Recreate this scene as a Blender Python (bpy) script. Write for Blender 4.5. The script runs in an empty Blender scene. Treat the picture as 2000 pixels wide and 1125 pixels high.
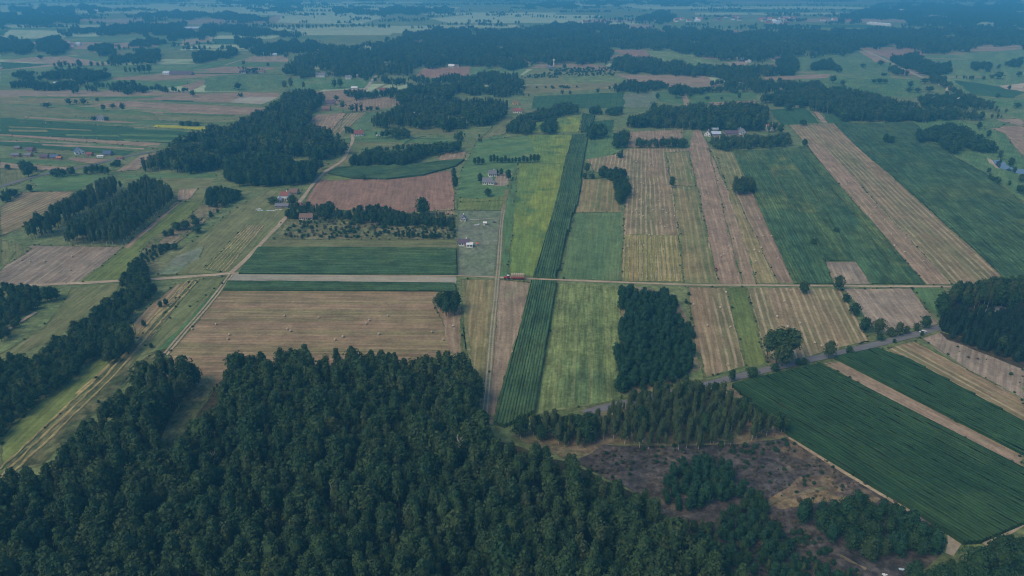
import bpy, bmesh, math, random
import numpy as np
from mathutils import Vector, Matrix
R = math.radians
sc = bpy.context.scene
# ------------------------------------------------------------------ camera, sky, sun, exposure
CAM_H = 190.0; FPX = 1333.3; HORIZON = -50.0           # photograph is 2000 x 1125
TH = math.atan((562.5-HORIZON)/FPX); ST, CT = math.sin(TH), math.cos(TH)
cd = bpy.data.cameras.new("camera"); cam = bpy.data.objects.new("camera", cd); sc.collection.objects.link(cam)
cam.location = (0, 0, CAM_H); cam.rotation_euler = (math.pi/2-TH, 0, 0)
cd.sensor_width = 36; cd.lens = 24; cd.clip_start = 1; cd.clip_end = 100000
sc.camera = cam
w = bpy.data.worlds.new("World"); sc.world = w; w.use_nodes = True
SUN_EL, SUN_AZ = 48, 235                                # azimuth clockwise from +Y
sky = w.node_tree.nodes.new("ShaderNodeTexSky"); sky.sky_type = 'NISHITA'; sky.sun_disc = False
sky.sun_elevation = R(SUN_EL); sky.sun_rotation = R(SUN_AZ); sky.ozone_density = 1.2
bg = w.node_tree.nodes["Background"]; bg.inputs[1].default_value = 0.10
w.node_tree.links.new(sky.outputs[0], bg.inputs[0])
sd = bpy.data.lights.new("sun", 'SUN'); sd.energy = 1.5; sd.angle = R(40); sd.color = (1.0, .81, .50)
so = bpy.data.objects.new("sun", sd); sc.collection.objects.link(so)
so.rotation_euler = Vector((math.sin(R(SUN_AZ))*math.cos(R(SUN_EL)), math.cos(R(SUN_AZ))*math.cos(R(SUN_EL)), math.sin(R(SUN_EL)))).to_track_quat('Z', 'Y').to_euler()
sc.view_settings.view_transform = 'Standard'; sc.view_settings.look = 'None'
sc.view_settings.exposure = 0.44; sc.view_settings.gamma = 1
cy = sc.cycles
cy.max_bounces = 5; cy.diffuse_bounces = 3; cy.glossy_bounces = 1; cy.transmission_bounces = 0; cy.volume_bounces = 3
cy.transparent_max_bounces = 4; cy.caustics_reflective = False; cy.caustics_refractive = False
cy.use_denoising = True; cy.filter_width = 1.15
try: cy.denoiser = 'OPENIMAGEDENOISE'
except Exception: pass
HAZE_DENSITY = 2.6e-4; HAZE_COLOR = (.13, .57, 1.0)

# ------------------------------------------------------------------ helpers
C = sc.collection
def W(px, py, z=0.0):
    "the point at height z that photograph pixel (px, py) looks at"
    dx = (px-1000)/FPX; v = (562.5-py)/FPX
    t = (CAM_H-z)/(ST-v*CT)
    return (t*dx, t*(CT+v*ST), z)
def P(x, y, z):
    "photograph pixel of a point"
    d = y*CT-(z-CAM_H)*ST; u = y*ST+(z-CAM_H)*CT
    return 1000+FPX*x/d, 562.5-FPX*u/d
def scale_at(px, py):
    x, y, z = W(px, py); return FPX/(y*CT+CAM_H*ST)
def height_px(px, py, top):
    "height of an upright thing whose base is at (px, py) and whose top shows at row top"
    x, y, z = W(px, py); v = (562.5-top)/FPX
    return max(.3, CAM_H+y*(v*CT-ST)/(CT+v*ST))
def pts(s): return [tuple(float(q) for q in p.split(',')) for p in s.split()]
def inside(x, y, poly):
    r = False; n = len(poly); j = n-1
    for i in range(n):
        xi, yi = poly[i]; xj, yj = poly[j]
        if (yi > y) != (yj > y) and x < (xj-xi)*(y-yi)/(yj-yi)+xi: r = not r
        j = i
    return r
def put(o, parent=None, label=None, cat=None, group=None, kind=None):
    C.objects.link(o)
    if parent: o.parent = parent
    if label: o['label'] = label
    if cat: o['category'] = cat
    if group: o['group'] = group
    if kind: o['kind'] = kind
    return o
def mesh_of(name, verts, faces, mats, mi=None, smooth=False):
    me = bpy.data.meshes.new(name); me.from_pydata([tuple(v) for v in verts], [], [tuple(f) for f in faces])
    for m in (mats if isinstance(mats, (list, tuple)) else [mats]): me.materials.append(m)
    if mi is not None: me.polygons.foreach_set('material_index', list(mi))
    if smooth: me.polygons.foreach_set('use_smooth', [True]*len(me.polygons))
    me.update(); return me
def obj(name, me, parent=None, **k): return put(bpy.data.objects.new(name, me), parent, **k)
class MB:
    "collects boxes, prisms and lathes into one mesh"
    def __init__(s): s.v = []; s.f = []; s.m = []
    def add(s, v, f, mi=0):
        o = len(s.v); s.v += [tuple(q) for q in v]; s.f += [tuple(i+o for i in q) for q in f]; s.m += [mi]*len(f); return s
    def box(s, x0, y0, z0, x1, y1, z1, mi=0, b=0.0):
        if b:
            prof = [(x0+b, y0), (x1-b, y0), (x1, y0+b), (x1, y1-b), (x1-b, y1), (x0+b, y1), (x0, y1-b), (x0, y0+b)]
            return s.prism(prof, z0, z1, mi)
        return s.add([(x0,y0,z0),(x1,y0,z0),(x1,y1,z0),(x0,y1,z0),(x0,y0,z1),(x1,y0,z1),(x1,y1,z1),(x0,y1,z1)],
                     [(3,2,1,0),(4,5,6,7),(0,1,5,4),(1,2,6,5),(2,3,7,6),(3,0,4,7)], mi)
    def prism(s, prof, z0, z1, mi=0):
        n = len(prof)
        return s.add([(x,y,z0) for x,y in prof]+[(x,y,z1) for x,y in prof],
                     [tuple(range(n-1,-1,-1)), tuple(range(n,2*n))]+[(i,(i+1)%n,n+(i+1)%n,n+i) for i in range(n)], mi)
    def tube(s, a, b, ra, rb, n=6, mi=0):
        a = Vector(a); b = Vector(b); d = (b-a).normalized(); u = d.orthogonal().normalized(); v = d.cross(u)
        p = [a+(u*math.cos(t)+v*math.sin(t))*ra for t in [2*math.pi*i/n for i in range(n)]]
        q = [b+(u*math.cos(t)+v*math.sin(t))*rb for t in [2*math.pi*i/n for i in range(n)]]
        return s.add(p+q, [(i,(i+1)%n,n+(i+1)%n,n+i) for i in range(n)]+[tuple(range(n-1,-1,-1)), tuple(range(n,2*n))], mi)
    def lathe_y(s, prof, n=14, c=(0,0,0), mi=0):
        "profile of (y, r) pairs turned about the y axis"
        v = []; f = []
        for y, r in prof: v += [(c[0]+r*math.cos(2*math.pi*i/n), c[1]+y, c[2]+r*math.sin(2*math.pi*i/n)) for i in range(n)]
        for k in range(len(prof)-1): f += [(k*n+i, k*n+(i+1)%n, (k+1)*n+(i+1)%n, (k+1)*n+i) for i in range(n)]
        f += [tuple(range(n)), tuple(range((len(prof)-1)*n+n-1, (len(prof)-1)*n-1, -1))]
        return s.add(v, f, mi)
    def mesh(s, name, mats, smooth=False): return mesh_of(name, s.v, s.f, mats, s.m, smooth)
    def build(s, name, mats, parent=None, **k): return obj(name, s.mesh(name, mats), parent, **k)
# ------------------------------------------------------------------ materials
class NT:
    def __init__(s, name, rough=.95, spec=.05):
        s.mat = bpy.data.materials.new(name); s.mat.use_nodes = True; s.t = s.mat.node_tree
        s.bsdf = s.t.nodes['Principled BSDF']; s.bsdf.inputs['Roughness'].default_value = rough
        s.bsdf.inputs['Specular IOR Level'].default_value = spec
    def n(s, typ, **k):
        o = s.t.nodes.new(typ)
        for a, b in k.items(): setattr(o, a, b)
        return o
    def set(s, sock, v):
        if hasattr(v, 'is_output'): s.t.links.new(v, sock)
        else: sock.default_value = v
    def math(s, op, a, b=0.0, c=0.0, clamp=False):
        o = s.n('ShaderNodeMath', operation=op, use_clamp=clamp)
        s.set(o.inputs[0], a); s.set(o.inputs[1], b); s.set(o.inputs[2], c); return o.outputs[0]
    def ramp(s, v, lo, hi, a=0.0, b=1.0):
        o = s.n('ShaderNodeMapRange', interpolation_type='SMOOTHSTEP')
        for i, q in enumerate((v, lo, hi, a, b)): s.set(o.inputs[i], q)
        return o.outputs[0]
    def mix(s, f, a, b, mode='MIX'):
        o = s.n('ShaderNodeMix', data_type='RGBA', blend_type=mode)
        s.set(o.inputs[0], f)
        for i, q in ((6, a), (7, b)): s.set(o.inputs[i], (*q, 1) if isinstance(q, tuple) and len(q) == 3 else q)
        return o.outputs[2]
    def noise(s, vec, scale=1.0, detail=2.0, rough=.55, dist=0.0):
        o = s.n('ShaderNodeTexNoise'); s.set(o.inputs['Vector'], vec)
        o.inputs['Scale'].default_value = scale; o.inputs['Detail'].default_value = detail
        o.inputs['Roughness'].default_value = rough; o.inputs['Distortion'].default_value = dist
        return o.outputs[0]
    def mapv(s, vec, sx, sy, sz=1.0):
        o = s.n('ShaderNodeMapping'); s.set(o.inputs[0], vec); o.inputs[3].default_value = (sx, sy, sz); return o.outputs[0]
    def rnd(s): return s.n('ShaderNodeObjectInfo').outputs['Random']
    def out(s, col): s.set(s.bsdf.inputs['Base Color'], (*col, 1) if isinstance(col, tuple) else col); return s.mat
def simple(name, col, rough=.8, var=.12, spec=.2, metal=0.0):
    t = NT(name, rough, spec); t.bsdf.inputs['Metallic'].default_value = metal
    co = t.n('ShaderNodeTexCoord').outputs['Object']
    n = t.noise(co, 1.3, 3)
    return t.out(t.mix(t.ramp(n, .3, .7), tuple(c*(1-var) for c in col), tuple(min(1, c*(1+var)) for c in col)))
def field_mat(name, base, alt, patch=None, line=None, period=5.0, width=.22, strength=.8, tram=None, tperiod=18.0, band=.05, grain=.3, lo=.52, hi=.68, pscale=.012, iso=False):
    t = NT(name)
    tc = t.n('ShaderNodeTexCoord').outputs['Object']; rn = t.rnd()
    off = t.n('ShaderNodeCombineXYZ'); t.set(off.inputs[2], t.math('MULTIPLY', rn, 900.0))
    add = t.n('ShaderNodeVectorMath', operation='ADD'); t.set(add.inputs[0], tc); t.set(add.inputs[1], off.outputs[0]); co = add.outputs[0]
    sep = t.n('ShaderNodeSeparateXYZ'); t.set(sep.inputs[0], tc)
    n1 = t.noise(t.mapv(co, .02 if iso else .004, .02 if iso else band), 1, 5, .65)
    n2 = t.noise(co, pscale, 6, .65, .4)
    n3 = t.noise(t.mapv(co, .22 if iso else .035, .3 if iso else .55), 1, 4, .7)
    n4 = t.noise(co, .07, 5, .65)
    n5 = t.noise(co, .5, 3, .7)
    col = t.mix(t.ramp(n1, .38, .62), base, alt)
    if patch: col = t.mix(t.ramp(n2, lo, hi), col, patch)
    if line:
        v = t.math('ADD', sep.outputs[1], t.math('MULTIPLY', t.noise(t.mapv(co, .02, .02), 1, 2), 2.2))
        fr = t.math('ABSOLUTE', t.math('SUBTRACT', t.math('FRACT', t.math('DIVIDE', v, period)), .5))
        ln = t.ramp(fr, width, width*.35)
        br = t.ramp(t.noise(t.mapv(co, .012, .045), 1, 5, .65), .30, .55)
        br2 = t.ramp(t.noise(t.mapv(co, .12, .3), 1, 3, .7), .22, .48)
        col = t.mix(t.math('MULTIPLY', t.math('MULTIPLY', t.math('MULTIPLY', ln, br), br2), strength), col, line)
    if tram:
        fr = t.math('ABSOLUTE', t.math('SUBTRACT', t.math('FRACT', t.math('DIVIDE', sep.outputs[1], tperiod)), .5))
        col = t.mix(t.math('MULTIPLY', t.ramp(fr, .05, .03), .8), col, tram)
    def f(n, lo_, hi_, a): return t.ramp(n, lo_, hi_, 1-a, 1+a)
    g = t.math('MULTIPLY', f(n3, .28, .72, grain*.85), f(n4, .3, .7, grain*.6))
    g = t.math('MULTIPLY', g, f(n5, .3, .7, grain*.5))
    g = t.math('MULTIPLY', g, t.math('MULTIPLY_ADD', rn, .16, .92))
    cb = t.n('ShaderNodeCombineColor')
    for i in range(3): t.set(cb.inputs[i], g)
    return t.out(t.mix(1.0, col, cb.outputs[0], 'MULTIPLY'))
M = {}
def F(k, *a, **kw): M[k] = field_mat('soil_'+k, *a, **kw)
F('stub', (0.285,0.205,0.116), (0.204,0.185,0.087), (0.314,0.220,0.133), (0.437,0.350,0.220), 4.2, .24, .75)
F('stubbig', (0.290,0.200,0.116), (0.223,0.190,0.090), (0.314,0.215,0.128), (0.370,0.280,0.174), 5.0, .16, .5, grain=.3, band=.09)
F('stubwide', (0.290,0.208,0.116), (0.204,0.190,0.087), (0.314,0.220,0.128), (0.427,0.350,0.220), 4.6, .26, .72)
F('stubpink', (0.323,0.222,0.148), (0.280,0.205,0.122), (0.342,0.230,0.157), (0.418,0.325,0.220), 5, .22, .6)
F('stubgreen', (.175,.19,.075), (.28,.225,.105), (.135,.18,.065), (.39,.31,.165), 5, .2, .55)
F('stubgold', (.35,.265,.095), (.23,.235,.065), (.29,.27,.08), (0.456,0.375,0.197), 4, .28, .75)
F('tanplain', (0.361,0.265,0.180), (0.314,0.240,0.157), (0.266,0.230,0.139), (0.427,0.335,0.232), 9, .16, .35)
F('plough', (.335,.20,.135), (.30,.185,.125), (.37,.23,.15), None, grain=.26)
F('bare', (.33,.255,.185), (.27,.22,.165), (.36,.28,.19), (.43,.345,.24), 6, .18, .5)
F('meadow', (.115,.19,.08), (.155,.225,.09), (.20,.245,.115))
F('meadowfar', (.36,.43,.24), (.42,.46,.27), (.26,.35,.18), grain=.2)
F('grass', (.10,.185,.072), (.135,.215,.08), (.17,.22,.09))
F('lightgreen', (.215,.265,.095), (.17,.23,.08), (.115,.17,.066), (.28,.29,.12), 9, .14, .4, grain=.45, lo=.47, hi=.66)
F('yellow', (.165,.245,.065), (.26,.305,.06), (.10,.18,.06), lo=.5, hi=.62, band=.03)
F('lime', (.145,.20,.06), (.195,.235,.07), (.12,.165,.06), lo=.55, hi=.7)
F('olive', (.20,.205,.09), (.165,.19,.075), (.245,.22,.12), (.27,.25,.13), 9, .14, .4)
F('rough', (.14,.155,.065), (.21,.19,.095), (.085,.11,.05), grain=.45, lo=.48, hi=.6, pscale=.05, iso=True)
F('greyplot', (.17,.215,.125), (.20,.22,.15), (.26,.21,.15), grain=.3, lo=.6, hi=.7, iso=True)
F('scrub', (.25,.19,.125), (.20,.18,.10), (.13,.14,.07), grain=.4, lo=.5, hi=.6, pscale=.04, iso=True)
F('heath', (.082,.075,.072), (.108,.088,.078), (.15,.122,.09), grain=.6, lo=.48, hi=.64, pscale=.03, iso=True)
F('heathgold', (.28,.21,.10), (.16,.12,.08), (.11,.085,.07), grain=.5, lo=.45, hi=.6, pscale=.06, iso=True)
F('pale', (.44,.38,.27), (.36,.34,.26), (.40,.39,.33), grain=.2)
F('crop', (.05,.115,.05), (.062,.13,.055), (.075,.14,.05), (.03,.075,.035), 10, .12, .6, grain=.25)
F('cropyel', (.07,.135,.045), (.15,.185,.05), (.055,.12,.05), grain=.3, band=.04)
F('yellowbloom', (.42,.40,.03), (.38,.38,.05), (.3,.33,.06))
F('forestfloor', (.06,.055,.03), (.075,.06,.035), (.045,.05,.025), grain=.4, iso=True)
F('dirt', (.44,.345,.24), (.40,.32,.21), (.36,.29,.17), grain=.25)
F('trackgrass', (.24,.21,.11), (.2,.19,.09), (.3,.25,.15), grain=.3)
F('sand', (.50,.41,.29), (.44,.36,.25), (.40,.32,.22), grain=.2, iso=True)
F('asphalt', (.185,.18,.185), (.2,.195,.195), (.17,.165,.17), grain=.12)
F('verge', (.11,.15,.055), (.15,.165,.07), (.2,.18,.1), grain=.4, iso=True)
F('ground', (.14,.19,.075), (.18,.21,.09), (.21,.2,.11), grain=.35, pscale=.006, iso=True)
def leaf_mat(name, a, b, c, rough=.8):
    t = NT(name, rough, .12); rn = t.rnd(); tc = t.n('ShaderNodeTexCoord').outputs['Object']
    n = t.noise(tc, .55, 2); pos = t.n('ShaderNodeNewGeometry').outputs['Position']; big = t.noise(pos, .022, 3)
    k = t.math('ADD', t.math('MULTIPLY', rn, .75), t.math('MULTIPLY', t.ramp(big, .36, .64), .35), clamp=True)
    col = t.mix(k, a, b); col = t.mix(t.ramp(n, .40, .72), col, c)
    m = t.out(col); tr = t.n('ShaderNodeBsdfTranslucent'); t.set(tr.inputs[0], col); mx = t.n('ShaderNodeMixShader'); mx.inputs[0].default_value = .28
    t.t.links.new(t.bsdf.outputs[0], mx.inputs[1]); t.t.links.new(tr.outputs[0], mx.inputs[2]); t.t.links.new(mx.outputs[0], t.t.nodes['Material Output'].inputs['Surface'])
    return m
M['pine'] = leaf_mat('pine_needles', (.036,.088,.042), (.068,.118,.047), (.085,.135,.053))
M['pine2'] = leaf_mat('young_pine_needles', (.024,.078,.046), (.036,.098,.05), (.054,.115,.056))
M['broad'] = leaf_mat('broadleaf_leaves', (.034,.085,.037), (.085,.125,.047), (.10,.14,.058))
M['birch'] = leaf_mat('birch_leaves', (.062,.105,.046), (.098,.135,.055), (.115,.15,.068))
M['lush'] = leaf_mat('lush_leaves', (.022,.068,.036), (.052,.105,.042), (.064,.118,.048))
M['spruce'] = leaf_mat('spruce_needles', (.016,.045,.035), (.03,.065,.042), (.04,.075,.046))
M['farleaf'] = leaf_mat('far_leaves', (.022,.055,.035), (.04,.072,.04), (.05,.085,.045))
M['drytuft'] = leaf_mat('dry_tufts', (.14,.125,.085), (.18,.155,.10), (.10,.105,.07))
M['yellowleaf'] = leaf_mat('yellowing_leaves', (.08,.105,.04), (.095,.12,.042), (.12,.14,.05))
M['bark'] = simple('pine_bark', (.16,.095,.06)); M['birchbark'] = simple('birch_bark', (.55,.52,.46)); M['darkbark'] = simple('dark_bark', (.085,.065,.045))
M['cropside'] = simple('corn_leaves', (.045,.11,.04), .8, .3)
# ------------------------------------------------------------------ ground and fields
gm = bpy.data.meshes.new('ground'); S = 45000
gm.from_pydata([(-S,-3000,0),(S,-3000,0),(S,S,0),(-S,S,0)], [], [(0,1,2,3)]); gm.materials.append(M['ground'])
obj('ground', gm, kind='structure', label='flat farmland with rough grass between the fields')
rng = random.Random(5)
LAYERS = []
def layer_for(poly):
    xs = [p[0] for p in poly]; ys = [p[1] for p in poly]; bb = (min(xs), min(ys), max(xs), max(ys)); l = 0
    for q, ql in LAYERS:
        if q[0] < bb[2] and q[2] > bb[0] and q[1] < bb[3] and q[3] > bb[1]: l = max(l, ql+1)
    LAYERS.append((bb, l)); return .02+.008*l
def rough_edge(wp, step, amp):
    out = []
    for i in range(len(wp)):
        a = Vector(wp[i][:2]); b = Vector(wp[(i+1)%len(wp)][:2]); d = b-a; L = d.length; k = max(1, min(60, int(L/step)))
        nrm = Vector((-d.y, d.x)).normalized() if L else Vector((0,0))
        for j in range(k):
            o = 0 if j == 0 else rng.gauss(0, amp)
            out.append(tuple(a+d*(j/k)+nrm*o))
    return out
def longest(wp):
    return max(((Vector(wp[(i+1)%len(wp)][:2])-Vector(wp[i][:2])) for i in range(len(wp))), key=lambda d: d.length)
def frame_obj(name, wp, z, ang, mat, **k):
    cx = sum(p[0] for p in wp)/len(wp); cyy = sum(p[1] for p in wp)/len(wp); ca, sa = math.cos(ang), math.sin(ang)
    loc = [((p[0]-cx)*ca+(p[1]-cyy)*sa, -(p[0]-cx)*sa+(p[1]-cyy)*ca, 0) for p in wp]
    bm = bmesh.new(); f = bm.faces.new([bm.verts.new(v) for v in loc]); f.normal_update()
    if f.normal.z < 0: f.normal_flip()
    bmesh.ops.triangulate(bm, faces=[f])
    me = bpy.data.meshes.new(name); bm.to_mesh(me); bm.free(); me.materials.append(mat)
    o = obj(name, me, **k); o.location = (cx, cyy, z); o.rotation_euler = (0, 0, ang); return o
def field(name, mk, poly, label=None, dirp=None):
    poly = pts(poly); wp = [W(x, y) for x, y in poly]
    d = longest(wp)
    if dirp:
        a, b = pts(dirp); d = Vector(W(*b)[:2])-Vector(W(*a)[:2])
    dist = sum(math.hypot(p[0], p[1]) for p in wp)/len(wp)
    we = rough_edge(wp, max(4.5, dist*.012), min(5, .3+dist*.0007))
    return frame_obj(name, we, layer_for(poly), math.atan2(d.y, d.x), M[mk], kind='structure', label=label)
STRIPS = []
def strip(name, mk, line, width, label=None, jitter=.12, lift=.05, both=None, z=None):
    "a road or track along a polyline of pixels"
    wp = [Vector(W(x, y)[:2]) for x, y in pts(line)]
    fine = [wp[0]]
    for a, b in zip(wp, wp[1:]):
        k = max(1, int((b-a).length/9)); fine += [a+(b-a)*((j+1)/k) for j in range(k)]
    for _ in range(3): fine = [fine[0]]+[(fine[i-1]+fine[i]*2+fine[i+1])/4 for i in range(1, len(fine)-1)]+[fine[-1]]
    c = sum(fine, Vector((0, 0)))/len(fine); v = []; f = []; zz = .26+.005*len(STRIPS); hw = max((abs(q[0])+q[1]/2) for q in (both or [(0, width)])); STRIPS.append((np.array([tuple(p) for p in fine]), hw))
    for off, wd in (both or [(0, width)]):
        o0 = len(v)
        for i, p in enumerate(fine):
            t = (fine[min(i+1, len(fine)-1)]-fine[max(i-1, 0)]).normalized(); n = Vector((-t.y, t.x))
            w1 = wd/2*(1+rng.gauss(0, jitter)); w2 = wd/2*(1+rng.gauss(0, jitter))
            for q in (p+n*(off+w1), p+n*(off-w2)): v.append((q.x-c.x, q.y-c.y, 0))
        f += [(o0+2*i, o0+2*i+1, o0+2*i+3, o0+2*i+2) for i in range(len(fine)-1)]
    o = obj(name, mesh_of(name, v, f, M[mk]), kind='structure', label=label); o.location = (c.x, c.y, zz); return o
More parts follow.
